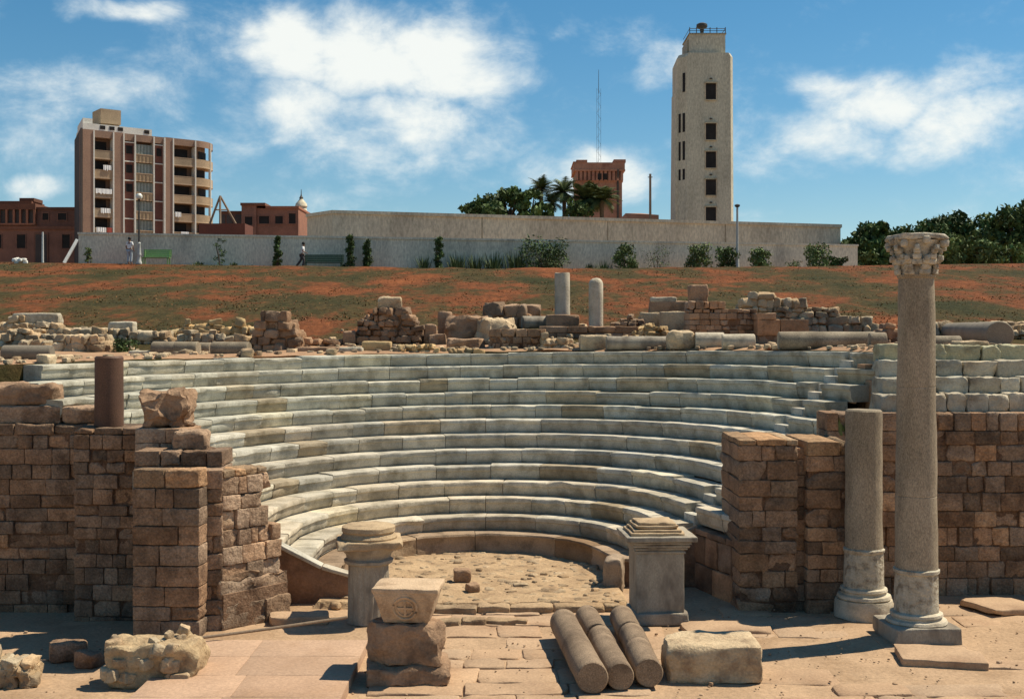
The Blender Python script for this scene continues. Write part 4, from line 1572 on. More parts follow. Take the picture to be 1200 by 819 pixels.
def wall_d(px):
    """distance of the boundary wall face at photo column px"""
    Ax, Ay = (92 - 600) * 80.6 / F, 80.6
    Bx, By = (1005 - 600) * 91.5 / F, 91.5
    # intersect ray x = k*y with line A-B
    k = (px - 600) / F
    t = (Ax - k * Ay) / (k * (By - Ay) - (Bx - Ax))
    return Ay + (By - Ay) * t


def at_wall(px, front=.9):
    d = min(wall_d(px) - front, 86)
    x = (px - 600) * d / F
    z = hill_z(x, min(d, 80))
    if d > 80:
        z -= .02 * (d - 80)
    return Vector((x, d, z)), d / F


# shrubs, yuccas and saplings along the foot of the wall: px centre, px width, top row, kind, label
BASEY = 316
for i, (px, wpx, yt, kind, lb) in enumerate([
        (258, 16, 278, 'sap', 'thin bare sapling left of the small cypress'),
        (325, 13, 275, 'cyp', 'slim dark cypress left of the walking person'),
        (410, 16, 274, 'cyp', 'tall bushy cypress at the right end of the dark bench'),
        (430, 15, 281, 'cyp', 'smaller round cypress right of the bushy cypress'),
        (514, 15, 276, 'cyp', 'pointed dark cypress beside the yucca clumps'),
        (497, 14, 296, 'yuc', 'low yucca left of the pointed cypress'),
        (536, 24, 291, 'yuc', 'spiky yucca clump right of the pointed cypress'),
        (556, 18, 294, 'yuc', 'narrow spiky yucca in the middle of the yucca row'),
        (578, 26, 289, 'yuc', 'broad pale yucca clump left of the dark hedge bush'),
        (604, 26, 287, 'yuc', 'tall yucca clump touching the dark hedge bush'),
        (636, 48, 283, 'bush', 'widest dark leafy bush against the middle of the wall'),
        (692, 16, 306, 'yuc', 'tiny low plant left of the agave by the wall'),
        (709, 18, 302, 'yuc', 'small grey agave left of the rounded green bush'),
        (733, 24, 287, 'bush', 'rounded green bush above the white column stumps'),
        (770, 36, 290, 'thin', 'loose pale green bush right of the rounded bush'),
        (818, 26, 287, 'bush', 'leaning green bush below the concrete tower'),
        (853, 22, 290, 'bush', 'leafy bush just left of the right lamp post'),
        (891, 22, 292, 'bush', 'small bush just right of the right lamp post'),
        (930, 18, 306, 'thin', 'low grassy weed clump right of the small bush'),
        (958, 26, 287, 'bush', 'leaning bush near the right end of the wall'),
        (982, 16, 302, 'bush', 'tiny dark bush at the right end of the wall'),
        (232, 14, 305, 'yuc', 'tiny dark weed tuft left of the thin sapling'),
        (274, 8, 306, 'yuc', 'tiny dark weed tuft right of the thin sapling'),
        (103, 10, 290, 'thin', 'thin dry weed at the left end of the wall')]):
    b, s = at_wall(px)
    ptop = HC + (HY - yt) * s
    h = max(.35, ptop - b.z)
    w = wpx * s
    if kind == 'cyp':
        shrub('cypress', lb, b, h, w * 1.05, M['leaf'], 200 + i, leaf=.08, ncl=26, n=60, cone=.72, group='young cypresses along the wall')
    elif kind == 'bush':
        shrub('leafy_bush', lb, b, h, w * 1.25, M['leafmid'] if i % 2 else M['leaf'], 200 + i, leaf=.10, ncl=int(16 + w * 9), n=55, group='bushes along the wall')
    elif kind == 'thin':
        shrub('leafy_bush', lb, b, h, w, M['leafmid'], 200 + i, leaf=.06, ncl=20, n=22, group='bushes along the wall')
    elif kind == 'sap':
        shrub('sapling', lb, b, h, w, M['leaf'], 200 + i, leaf=.07, ncl=11, n=26, cone=.2)
    else:
        yucca('yucca', lb, b, h, w, 200 + i, int(40 + w * 40), group='yuccas along the wall')
p = terr(144, 416)
shrub('dark_bush', 'dark low bush behind the red granite column stub', p + Vector((0, .3, 0)), .55, 1.0, M['leaf'], 260, leaf=.06, ncl=14, n=50)
b = Dp(985, 487, 29.8)
yucca('weed', 'small dry weed growing behind the short broken column', (8.15, 29.3, 3.86), .55, .5, 261, 40)

# ------------------------------------------------------------------ boundary wall, bastion
WA = Vector(((92 - 600) * 80.6 / F, 80.6))
WB = Vector(((1005 - 600) * 91.5 / F, 91.5))


def boundary_wall():
    d = (WB - WA)
    ln = d.length
    ang = math.atan2(d.y, d.x)
    t = thing('boundary_wall', 'long low pale plastered wall along the top of the slope', 'wall', (WA.x, WA.y, 9.8), ang)
    mb = MB()
    n = 60
    for i in range(n):
        x0, x1 = ln * i / n, ln * (i + 1) / n
        mb.box((x0, 0, -.5), (x1 - .0, .45, 3.28), (1, 1, 1))
    mb.build('body', M['hillwall'], t, smooth=0)
    mb = MB()
    mb.box((-.06, -.07, 3.28), (ln + .06, .52, 3.42))
    mb.build('coping', M['hillwall'], t, smooth=0)


boundary_wall()


def bastion():
    d0, d1 = 88.5, 100.0
    A = Vector(((390 - 600) * d0 / F, d0))
    B = Vector(((985 - 600) * d1 / F, d1))
    Cc = Vector(((360 - 600) * 91.3 / F, 91.3))
    zt = HC + (HY - 246.5) * d0 / F
    t = thing('bastion', 'higher broad beige bastion wall rising behind the boundary wall', 'wall', (A.x, A.y, 10))
    mb = MB()
    back = Vector((2, 14))
    ring = [Cc, A, B, B + back, Cc + back]
    base = Vector((A.x, A.y, 10))
    vs = [Vector((p.x, p.y, 10)) - base for p in ring] + [Vector((p.x, p.y, zt - .25)) - base for p in ring]
    mb.add(vs, [(i, (i + 1) % 5, 5 + (i + 1) % 5, 5 + i) for i in range(5)] + [(5, 6, 7, 8, 9)])
    mb.build('body', M['bastion'], t, smooth=0)
    mb = MB()
    o_ = .12
    r2 = [Cc + Vector((-.1, -.1)), A + Vector((-.02, -.13)), B + Vector((.1, -.1)), B + back, Cc + back]
    vs = [Vector((p.x, p.y, zt - .25)) - base for p in r2] + [Vector((p.x, p.y, zt)) - base for p in r2]
    mb.add(vs, [(i, (i + 1) % 5, 5 + (i + 1) % 5, 5 + i) for i in range(5)] + [(5, 6, 7, 8, 9), (4, 3, 2, 1, 0)])
    mb.build('coping', M['bastion'], t, smooth=0)
    for px in (565, 712, 850):
        k = (px - 600) / F
        tt = (A.x - k * A.y) / (k * (B.y - A.y) - (B.x - A.x))
        p = A.lerp(B, tt)
        mb = MB()
        mb.box(Vector((p.x - .05, p.y - .03, 10)) - base, Vector((p.x + .05, p.y + .2, zt - .26)) - base, (.62, .6, .58))
        mb.build('joint', M['bastion'], t, smooth=0)


bastion()

# ------------------------------------------------------------------ street furniture and people on the path


def lamp_left():
    b, s = at_wall(163, 2.2)
    H = HC + (HY - 229) * s - b.z
    t = thing('street_lamp', 'globe street lamp standing beside the green bench', 'lamp', b)
    mb = MB()
    mb.lathe([(.19, 0), (.19, .12), (.14, .2), (.12, .55), (.15, .6), (.13, .75), (.10, 1.3), (.12, 1.36), (.07, 1.45)], seg=14)
    mb.build('base', M['paleiron'], t)
    mb = MB()
    mb.lathe([(.07, 1.44), (.055, H * .6), (.045, H - .35), (.09, H - .33), (.09, H - .28)], seg=10)
    mb.build('pole', M['iron'], t)
    mb = MB()
    mb.lathe([(.06, H - .28), (.17, H - .22), (.22, H - .1), (.21, H), (.13, H + .1), (.02, H + .13)], seg=16)
    mb.build('globe', M['lampglass'], t)


def lamp_right():
    b, s = at_wall(864, 1.2)
    H = HC + (HY - 240) * s - b.z
    t = thing('street_lamp', 'plain tall lamp post standing below the concrete tower', 'lamp', b)
    mb = MB()
    mb.lathe([(.21, 0), (.20, .3), (.15, .45), (.13, 1.1), (.10, 1.2)], seg=14)
    mb.build('base', M['paleiron'], t)
    mb = MB()
    mb.lathe([(.095, 1.18), (.085, H * .6), (.075, H - .2)], seg=10)
    mb.build('pole', M['paleiron'], t)
    mb = MB()
    mb.lathe([(.08, H - .2), (.19, H - .12), (.20, H - .02), (.06, H + .04)], seg=14)
    mb.build('lamp_head', M['iron'], t)


lamp_left()
lamp_right()


def bench(px, wpx, m, label, seed, front=1.4, back_h=.92):
    b, s = at_wall(px, front)
    w = wpx * s
    t = thing('park_bench', label, 'bench', b)
    mb = MB()
    for j in range(4):
        mb.box((-w / 2, -.28 + j * .14, .44), (w / 2, -.17 + j * .14, .48))
    mb.build('seat', m, t, smooth=0)
    mb = MB()
    for j in range(4):
        z = .54 + j * .13
        mb.box((-w / 2, .30 + j * .03, z), (w / 2, .335 + j * .03, z + .105))
    mb.build('backrest', m, t, smooth=0)
    for x in (-w / 2 + .12, w / 2 - .12):
        mb = MB()
        mb.box((x - .03, -.26, 0), (x + .03, -.20, .44))
        mb.box((x - .03, .24, 0), (x + .03, .30, .98))
        mb.box((x - .03, -.27, .40), (x + .03, .28, .437))
        mb.build('leg', m, t, smooth=0)


bench(183, 33, M['green'], 'bright green slatted park bench beside the globe lamp', 1)
bench(379, 46, M['darkgreen'], 'dark green slatted park bench behind the walking person', 2)


def skin_mesh(name, pts, edges, rad, m, parent):
    me = bpy.data.meshes.new(name)
    me.from_pydata(pts, edges, [])
    me.materials.append(m)
    o = bpy.data.objects.new(name, me)
    COL.objects.link(o)
    o.parent = parent
    md = o.modifiers.new('skin', 'SKIN')
    md.use_smooth_shade = True
    for i, r in enumerate(rad):
        sv = me.skin_vertices[0].data[i]
        sv.radius = r if isinstance(r, tuple) else (r, r)
        sv.use_root = (i == 0)
    sb = o.modifiers.new('subsurf', 'SUBSURF')
    sb.levels = 1
    sb.render_levels = 2
    return o


def person(label, base, rz, legs, arms, trouser, lean=0):
    """legs: ((knee),(ankle)) for two sides, arms: ((elbow),(wrist))"""
    t = thing('person', label, 'person', base, rz)
    L_ = Vector((0, -lean, 0))
    pel = Vector((0, 0, .92))
    chest = Vector((0, -lean * .7, 1.32))
    neck = Vector((0, -lean, 1.48))
    head = Vector((0, -lean * 1.08, 1.60))
    pts = [pel, (pel + chest) / 2, chest, neck, head, head + Vector((0, 0, .09))]
    rad = [(.15, .11), (.14, .10), (.17, .11), (.055, .055), (.085, .10), (.07, .085)]
    ed = [(0, 1), (1, 2), (2, 3), (3, 4), (4, 5)]
    sh = []
    for sgn, (kn, an), (el, wr) in ((-1, legs[0], arms[0]), (1, legs[1], arms[1])):
        i = len(pts)
        pts += [pel + Vector((sgn * .10, 0, -.06)), Vector(kn), Vector(an), Vector(an) + Vector((0, -.15, -.05))]
        rad += [.095, .065, .045, (.045, .035)]
        ed += [(0, i), (i, i + 1), (i + 1, i + 2), (i + 2, i + 3)]
        i = len(pts)
        pts += [chest + Vector((sgn * .19, 0, .08)), Vector(el), Vector(wr), Vector(wr) + (Vector(wr) - Vector(el)).normalized() * .13]
        rad += [.055, .042, .032, .035]
        ed += [(2, i), (i, i + 1), (i + 1, i + 2), (i + 2, i + 3)]
    skin_mesh('body', [tuple(p) for p in pts], ed, rad, M['skin'], t)
    # hair cap
    mb = MB()
    mb.lathe([(.098, -.02), (.108, .05), (.10, .11), (.06, .16), (.01, .175)], c=head + Vector((0, .015, .02)), seg=14)
    mb.build('hair', M['hair'], t)
    # shirt and trousers over the body
    sp = [pel + Vector((0, 0, .02)), (pel + chest) / 2, chest, neck + Vector((0, 0, -.04))]
    sr = [(.175, .135), (.165, .125), (.195, .135), (.08, .08)]
    se = [(0, 1), (1, 2), (2, 3)]
    tp = [pel]
    tr_ = [(.165, .125)]
    te = []
    for sgn, (kn, an), (el, wr) in ((-1, legs[0], arms[0]), (1, legs[1], arms[1])):
        i = len(sp)
        s0 = chest + Vector((sgn * .19, 0, .08))
        sp += [s0, s0.lerp(Vector(el), .75)]
        sr += [.075, .062]
        se += [(2, i), (i, i + 1)]
        i = len(tp)
        tp += [pel + Vector((sgn * .10, 0, -.06)), Vector(kn), Vector(an) + Vector((0, 0, .02))]
        tr_ += [.115, .088, .075]
        te += [(0, i), (i, i + 1), (i + 1, i + 2)]
    skin_mesh('shirt', [tuple(p) for p in sp], se, sr, M['shirt'], t)
    skin_mesh('trousers', [tuple(p) for p in tp], te, tr_, trouser, t)
    return t


b, s = at_wall(152, 2.0)
person('person in white shirt and pale trousers standing beside the globe lamp', b, PI * .9, (((-.11, -.02, .48), (-.12, .02, .08)), ((.11, -.01, .48), (.12, 0, .08))),
       (((-.27, .02, 1.12), (-.25, -.1, .92)), ((.27, .02, 1.12), (.24, -.1, .92))), M['paletrousers'])
b, s = at_wall(354, 2.0)
person('person in white shirt and dark trousers striding at the dark bench', b, PI * .5, (((-.10, -.16, .50), (-.12, -.06, .09)), ((.10, .12, .50), (.12, .42, .12))),
       (((-.26, -.10, 1.14), (-.22, -.32, 1.02)), ((.26, .12, 1.12), (.24, .05, .9))), M['darktrousers'], .1)

b, s = at_wall(125, 3)
b = Vector(((50 - 600) * 80 / F, 80, hill_z(-31, 80)))
mb = MB()
mb.lathe([(.08, -.1), (.07, 1.0), (.06, HC + (HY - 272) * 80 / F - b.z)], seg=10)
o = mb.build('white_post', M['palewood'])
o.location = b
tag(o, 'plain white post standing before the old red building', 'post')
mb = MB()
a = Vector(((75 - 600) * 79.6 / F, 79.6, hill_z(-30, 79.6) - .05))
e = Vector((WA.x - .05, WA.y - .1, HC + (HY - 281) * 80.4 / F))
mb.tube([Vector((0, 0, 0)), e - a], [.13, .13], 4)
o = mb.build('timber_prop', M['palewood'])
o.location = a
tag(o, 'white slanting timber prop leaning on the left wall end', 'prop')
rn = random.Random(2)
mb = MB()
for i in range(9):
    mb.stone((rn.uniform(-.45, .45), rn.uniform(-.2, .2), .1 + rn.uniform(0, .2)), (.3, .25, .22), rn.uniform(0, 3), .06, .03, 5, 2, tint(rn, .9, 1.2), seed=i)
o = mb.build('stone_pile', M['offwhite'])
o.location = ((21 - 600) * 78.5 / F, 78.5, hill_z(-32, 78.5) - .03)
tag(o, 'small whitish stone pile at the far left top of the slope', 'stone pile')


# ------------------------------------------------------------------ buildings
def apartment():
    dl, dr = 160.0, 170.5
    A = Vector(((97 - 600) * dl / F, dl))
    B = Vector(((243 - 600) * dr / F, dr))
    ax = (B - A)
    ln = ax.length
    ang = math.atan2(ax.y, ax.x)
    ztop = HC + (HY - 151) * dl / F
    base = Vector((A.x, A.y, 10.4))
    t = thing('apartment_block', 'tall brown apartment block with rows of balconies and curved corner', 'building', base, ang)
    H = ztop - 10.4
    dep = 11.0

    def xl(px):                          # photo column -> distance along the facade
        k = (px - 600) / F
        q = (A.x - k * A.y) / (k * (B.y - A.y) - (B.x - A.x))
        return q * ln
    fl = 2.62
    tops = [H - 1.1 - i * fl for i in range(9)]
    xs = {p: xl(p) for p in (97, 110, 133, 145, 159, 181, 193, 203, 229)}
    rc = 3.9                              # curved corner radius
    xr = xs[229]
    mb = MB()                            # walls: core set back behind the balconies, tinted dark to paint their shade
    sk = .224                             # the gable is not square to the facade
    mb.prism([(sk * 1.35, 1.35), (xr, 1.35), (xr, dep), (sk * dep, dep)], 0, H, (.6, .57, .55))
    for (a, b) in ((97, 110), (133, 145), (193, 203)):
        mb.box((xs[a], 0, 0), (xs[b], 1.36, H - .01), (1.02, 1, 1))
    mb.box((xs[110], .05, H - .95), (xs[133], 1.36, H - .015), (.9, .9, .9))
    mb.box((xs[145], .25, H - .95), (xs[193], 1.36, H - .02), (.9, .9, .9))
    mb.box((xs[203], .05, H - .95), (xs[229], 1.36, H - .025), (.9, .9, .9))
    # curved corner core and parapet
    for (r0, z0, z1, tn) in ((rc - 1.1, 0, H - .03, 1.0), (rc, H - .95, H - .035, .9)):
        vs = []
        n = 12
        for z in (z0, z1):
            vs.append(Vector((xr - .02, rc, z)))
            for i in range(n + 1):
                a = -PI / 2 + PI / 2 * i / n
                vs.append(Vector((xr + r0 * math.cos(a), rc + r0 * math.sin(a), z)))
        m_ = n + 2
        mb.add(vs, [(i, i + 1, m_ + i + 1, m_ + i) for i in range(1, n + 1)] + [(m_ + 0,) + tuple(m_ + i for i in range(1, n + 2))], (tn, tn, tn))
    mb.box((xr - .1, rc, 0), (xr + rc - 1.15, dep - .01, H - .04))
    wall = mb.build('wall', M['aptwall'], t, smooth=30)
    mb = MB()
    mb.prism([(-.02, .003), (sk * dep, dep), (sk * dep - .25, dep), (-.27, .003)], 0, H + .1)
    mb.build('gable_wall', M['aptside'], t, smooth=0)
    rn = random.Random(4)
    fins = MB()
    for p in (110, 133, 145, 159, 181, 193, 203, 229):
        fins.box((xs[p] - .09, -.10 if p not in (159, 181) else .12, 0), (xs[p] + .09, 1.2, H - .1))
    for a in (-PI * .5 + .75,):
        fx, fy = xr + rc * math.cos(a), rc + rc * math.sin(a)
        fins.box((-.09, -.1, 0), (.09, .25, H - .1), mx=Matrix.Translation((fx, fy, 0)) @ Matrix.Rotation(a + PI / 2, 4, 'Z'))
    fins.build('fin', M['offwhite'], t, smooth=0)
    for i, zt in enumerate(tops):
        zf = zt - fl                      # floor level of this storey
        if zf < 0:
            break
        for (a, b) in ((110, 133), (203, 229)):
            mb = MB()
            mb.box((xs[a] + .1, 0.02, zf - .12), (xs[b] - .1, 1.34, zf + .06), (1.25, 1.25, 1.3))
            mb.box((xs[a] + .1, 0.03, zf + .06), (xs[b] - .1, .15, zf + 1.0), tint(rn, .9, 1.1))
            mb.box((xs[a] + .1, 0.01, zf + 1.0), (xs[b] - .1, .17, zf + 1.07), (1.25, 1.25, 1.3))
            mb.build('balcony', M['aptpanel'], t, smooth=0)
            mb = MB()
            w = xs[b] - xs[a]
            mb.box((xs[a] + .2, 1.28, zf + .08), (xs[a] + w * rn.uniform(.7, .93), 1.35, zf + 2.4))  # dark pane widened to stand in for the deep shade inside the balcony
            mb.build('window', M['glass'], t, smooth=0)
        # maroon bays with windows and the central light bay
        for (a, b) in ((145, 159), (181, 193)):
            mb = MB()
            mb.box((xs[a] + .1, .45, zf), (xs[b] - .1, 1.34, zf + fl - .12))
            mb.build('maroon_panel', M['aptdark'], t, smooth=0)
            mb = MB()
            mb.box((xs[a] + .1, .3, zf + fl - .14), (xs[b] - .1, 1.0, zf + fl), (1, 1, 1))
            mb.build('floor_band', M['offwhite'], t, smooth=0)
            if i < (3 if a == 145 else 1):
                mb = MB()
                mb.box((xs[a] + .45, .40, zf + 1.0), (xs[b] - .3, .46, zf + 2.1))
                mb.build('window', M['glass'], t, smooth=0)
        mb = MB()
        mb.box((xs[159] + .1, .2, zf - .1), (xs[181] - .1, 1.34, zf + .06), (1.3, 1.3, 1.3))
        mb.box((xs[159] + .1, .2, zf + .06), (xs[181] - .1, .3, zf + .95), (1.05, 1.05, 1))
        mb.box((xs[159] + .1, .16, zf + .95), (xs[181] - .1, .34, zf + 1.05), (1.35, 1.35, 1.4))
        for q in range(1, 5):
            x = xs[159] + (xs[181] - xs[159]) * q / 5
            mb.box((x - .1, .17, zf + .08), (x + .1, .33, zf + .94), (.6, .6, .6))
        mb.build('balcony', M['aptpanel'], t, smooth=0)
        mb = MB()
        mb.box((xs[159] + .15, .5, zf + 1.06), (xs[181] - .15, .56, zf + fl - .2))
        for q in range(1, 6):
            x = xs[159] + (xs[181] - xs[159]) * q / 6
            mb.box((x - .04, .46, zf + 1.06), (x + .04, .49, zf + fl - .2), (.5, .5, .5))
        mb.build('shutter', M['shutter'], t, smooth=0)
        # curved balcony
        mb = MB()
        n = 14
        for (ra, rb, z0, z1, tn) in ((rc - 1.12, rc, zf - .12, zf + .06, 1.25), (rc - .12, rc - .01, zf + .06, zf + 1.05, 1.0)):
            vs = []
            for j in range(n + 1):
                a = -PI / 2 + PI / 2 * j / n
                ca, sa = math.cos(a), math.sin(a)
                for (r_, z) in ((ra, z0), (rb, z0), (rb, z1), (ra, z1)):
                    vs.append(Vector((xr + .1 * (1 - ca) + r_ * ca, rc + r_ * sa, z)))
            fs = []
            for j in range(n):
                for q in range(4):
                    a0 = j * 4 + q
                    a1 = j * 4 + (q + 1) % 4
                    fs.append((a0, a1, a1 + 4, a0 + 4))
            fs += [(0, 3, 2, 1), tuple(n * 4 + q for q in range(4))]
            mb.add(vs, fs, (tn, tn, tn))
        mb.build('balcony', M['aptpanel'], t, smooth=30)
        mb = MB()
        r_ = rc - 1.08
        a = -PI * (.36 if i % 2 else .30)
        mx = Matrix.Translation((xr + r_ * math.cos(a), rc + r_ * math.sin(a), zf)) @ Matrix.Rotation(a + PI / 2, 4, 'Z')
        mb.box((-.9, -.05, .1), (.9, .04, 2.3), mx=mx)
        mb.build('window', M['glass'], t, smooth=0)
    # roof structures
    mb = MB()
    mb.prism([(.3, 1.0), (xl(181), 1.0), (xl(181), dep - .02), (sk * dep, dep - .02)], H + .01, H + 1.0)
    mb.prism([(.4, 1.3), (xl(112), 1.3), (xl(118), dep * .8), (sk * dep * .8, dep * .8)], H + 1.0, H + 1.7)
    ro = mb.build('penthouse', M['offwhite'], t, smooth=0)
    for px in (120, 131, 141, 172):
        x = xl(px)
        mb = MB()
        mb.box((x, .95, H + .35), (x + .7, 1.05, H + .85))
        mb.build('window', M['glass'], ro, smooth=0)
    mb = MB()
    mb.box((xl(128), 3.5, H + 1.0), (xl(150), 6.5, H + 1.6), (.5, .5, .5))
    mb.box((xl(127), 3.2, H + 1.6), (xl(151), 6.8, H + 3.6))
    mb.build('water_tank', M['aptpanel'], t, smooth=0)
    # laundry on the balcony rails
    mxw = Matrix.Translation(base) @ Matrix.Rotation(ang, 4, 'Z')
    for j, (pa, pb, fi, dz, m_, lb) in enumerate(((112, 131, 2, 1.0, 'cloth', 'white washing hanging on the third balcony of the apartment block'),
                                                 (118, 129, 3, 1.0, 'cloth', 'white sheet hanging over the fourth balcony of the apartment block'),
                                                 (113, 124, 4, 1.0, 'cloth', 'white washing on the lowest visible left balcony'),
                                                 (125, 131, 4, 1.0, 'clothred', 'red cloth hanging on the lowest visible left balcony'),
                                                 (205, 212, 3, 1.1, 'cloth', 'white washing on the right balcony of the apartment block'),
                                                 (212, 221, 4, 1.0, 'cloth', 'white sheet on the lowest visible right balcony'),
                                                 (121, 130, 1, 1.6, 'cloth', 'small white washing on the second balcony of the apartment block'))):
        mb = MB()
        x0, x1 = xl(pa), xl(pb)
        z = tops[fi] - fl + dz
        n = 12
        vs, fs = [], []
        for q in range(n + 1):
            x = x0 + (x1 - x0) * q / n
            y = -.07 + .03 * math.sin(q * 2.1)
            dr_ = .55 + .3 * noise.noise(Vector((q * .9, j, 0)))
            vs += [Vector((x, y, z + .12)), Vector((x, y - .05, z - dr_)), Vector((x, y + .02, z - dr_)), Vector((x, y + .04, z + .12))]
        for q in range(n):
            for r_ in range(4):
                fs.append((q * 4 + r_, q * 4 + (r_ + 1) % 4, q * 4 + 4 + (r_ + 1) % 4, q * 4 + 4 + r_))
        mb.add(vs, fs)
        c = mxw @ Vector(((x0 + x1) / 2, 0, z))
        mb.v = [mxw @ v for v in mb.v]
        o = mb.build('laundry', M[m_], loc=c)
        tag(o, lb, 'laundry', 'washing on the balconies')


apartment()


def window(parent, x, z, w, h, y=-.02, frame='oldred', arch=False, lit=1.0):
    mb = MB()
    f = .12
    for (lo, hi) in (((x - w / 2 - f, y - .06, z - f), (x - w / 2, y + .1, z + h + f)), ((x + w / 2, y - .06, z - f), (x + w / 2 + f, y + .1, z + h + f)),
                     ((x - w / 2, y - .055, z - f), (x + w / 2, y + .1, z)), ((x - w / 2, y - .055, z + h), (x + w / 2, y + .1, z + h + f))):
        mb.box(lo, hi, (lit, lit, lit))
    o = mb.build('window', M[frame], parent, smooth=0)
    mb = MB()
    mb.box((x - w / 2, y + .0, z), (x + w / 2, y + .06, z + h))
    mb.build('pane', M['glass'], o, smooth=0)
    return o


def old_building():
    d = 173.0
    s = d / F
    x0 = (-40 - 600) * s
    base = Vector((x0, d, 10.4))
    t = thing('old_building', 'old two storey red brick building at the far left', 'building', base)

    def X(px):
        return (px - 600) * s - x0

    def Z(py):
        return HC + (HY - py) * s - 10.4
    mb = MB()
    mb.box((0, 0, 0), (X(90), 9, Z(268)))
    mb.box((0, .02, Z(268)), (X(90), 8.9, Z(244)), (.72, .75, .8))
    mb.build('wall', M['oldred'], t, smooth=0)
    mb = MB()
    mb.box((-.1, -.25, Z(269)), (X(90) + .05, .3, Z(265)), (.85, .8, .75))
    mb.box((X(42), -.2, Z(245.5)), (X(90) + .05, .5, Z(243)), (.6, .6, .6))
    mb.build('cornice', M['oldred'], t, smooth=0)
    mb = MB()
    mb.box((X(-20), -.5, Z(264)), (X(43), 5, Z(262)), (1.2, 1.1, 1))
    mb.box((X(-20), -.5, Z(246)), (X(43), 5, Z(239)), (.7, .65, .6))
    mb.box((X(-10), -.3, Z(239)), (X(38), 4.5, Z(236)), (.6, .55, .5))
    mb.box((X(22), .2, Z(236)), (X(39), 3.5, Z(232)), (.5, .47, .44))
    for px in (-20, -10, 0, 9, 17.5, 25, 33, 41.5):
        mb.box((X(px) - .15, -.45, Z(262)), (X(px) + .15, -.1, Z(246)), (1.3, 1.15, 1.0))
    mb.build('loggia', M['oldred'], t, smooth=0)
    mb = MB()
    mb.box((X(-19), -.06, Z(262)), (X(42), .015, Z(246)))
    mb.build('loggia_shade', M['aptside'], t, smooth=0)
    for (a, b, yt, yb) in ((50, 57, 250, 258), (68, 78, 250, 258), (20, 30, 275, 291), (73, 82, 275, 291), (-8, 2, 275, 291)):
        window(t, (X(a) + X(b)) / 2, Z(yb), X(b) - X(a), Z(yt) - Z(yb), -.02)
    mb = MB()
    mb.box((X(40), -.12, 0), (X(57), .02, Z(273)), (.8, .8, .8))
    dr_ = mb.build('doorway', M['oldred'], t, smooth=0)
    mb = MB()
    mb.box((X(42), -.15, 0), (X(55), -.11, Z(275)))
    mb.build('door', M['aptside'], dr_, smooth=0)


old_building()


def red_building():
    d = 140.0
    s = d / F
    x0 = (283 - 600) * s
    t = thing('flat_roofed_building', 'low flat roofed red building right of the apartment block', 'building', (x0, d, 10.4))

    def X(px):
        return (px - 600) * s - x0

    def Z(py):
        return HC + (HY - py) * s - 10.4
    mb = MB()
    mb.box((X(283), 0, 0), (X(300), 8, Z(241)))
    mb.box((X(300), .3, 0), (X(349), 8, Z(244)), (1.1, 1.05, 1))
    mb.box((X(252), 2, 0), (X(283), 9, Z(247)), (.75, .75, .75))
    mb.build('wall', M['oldred'], t, smooth=0)
    mb = MB()
    mb.box((X(282), -.2, Z(241)), (X(311), 8.2, Z(238)), (.75, .7, .65))
    mb.box((X(311), .1, Z(244)), (X(350), 8.2, Z(241.5)), (1.25, 1.1, 1))
    mb.box((X(252), 1.8, Z(247)), (X(281.9), 9.1, Z(245.5)), (.7, .7, .7))
    mb.build('roof', M['oldred'], t, smooth=0)
    for (a, b, yt, yb, y) in ((303, 315, 253, 262, .28), (322, 331, 253, 262, .28), (338, 346, 250, 262, .28), (287, 296, 254, 264, -.02)):
        window(t, (X(a) + X(b)) / 2, Z(yb), X(b) - X(a), Z(yt) - Z(yb), y)
    mb = MB()
    for (a, b) in ((255, 259), (261, 268), (271, 281)):
        mb.box((X(a), 1.9, Z(262)), (X(b), 2.01, Z(250)))
    mb.build('opening', M['aptside'], t, smooth=0)
    mb = MB()
    d2 = 128.0
    s2 = d2 / F
    a = (233 - 600) * s2
    b = (287 - 600) * s2
    mb.box((0, 0, 0), (b - a, 4, HC + (HY - 262) * s2 - 10.4), (.75, .7, .7))
    o = mb.build('shed', M['aptdark'], None, smooth=0)
    o.location = (a, d2, 10.4)
    tag(o, 'dark brown shed roof behind the wall, right of the apartment block', 'shed')
    # mosque dome
    d = 150
    s = d / F
    z = lambda py: HC + (HY - py) * s
    c = Vector(((353 - 600) * s, d, 10.4))
    m_ = thing('mosque_dome', 'small white pointed minaret top right of the red building', 'minaret', c)
    mb = MB()
    mb.lathe([(.9, 0), (.9, z(262) - 10.4), (.95, z(258) - 10.4), (.85, z(252) - 10.4), (.72, z(246) - 10.4), (.60, z(243) - 10.4)], seg=16)
    mb.build('drum', M['bastion'], m_)
    mb = MB()
    mb.lathe([(.70, z(243.5) - 10.4), (.78, z(242) - 10.4), (.70, z(239) - 10.4), (.42, z(236) - 10.4), (.22, z(233.5) - 10.4)], seg=16)
    mb.build('dome', M['bastion'], m_)
    mb = MB()
    mb.lathe([(.2, z(234) - 10.4), (.26, z(232) - 10.4), (.12, z(230) - 10.4), (.06, z(228) - 10.4), (.03, z(222) - 10.4)], seg=10)
    mb.build('finial', M['iron'], m_)
    # timber shear legs
    d = 131
    mb = MB()
    a = Dp(258, 233, d)
    for q in (Dp(246, 262, d), Dp(277, 264, d + 1), Dp(258, 264, d - 1)):
        mb.tube([a + Vector((0, 0, .3)), q], [.11, .13], 6)
    mb.tube([Dp(253, 246, d - .3), Dp(266, 246, d + .3)], [.08, .08], 6)
    o = mb.build('timber_tripod', M['wood'], loc=Dp(258, 262, d))
    tag(o, 'timber tripod hoist standing between apartment block and red building', 'tripod')


red_building()


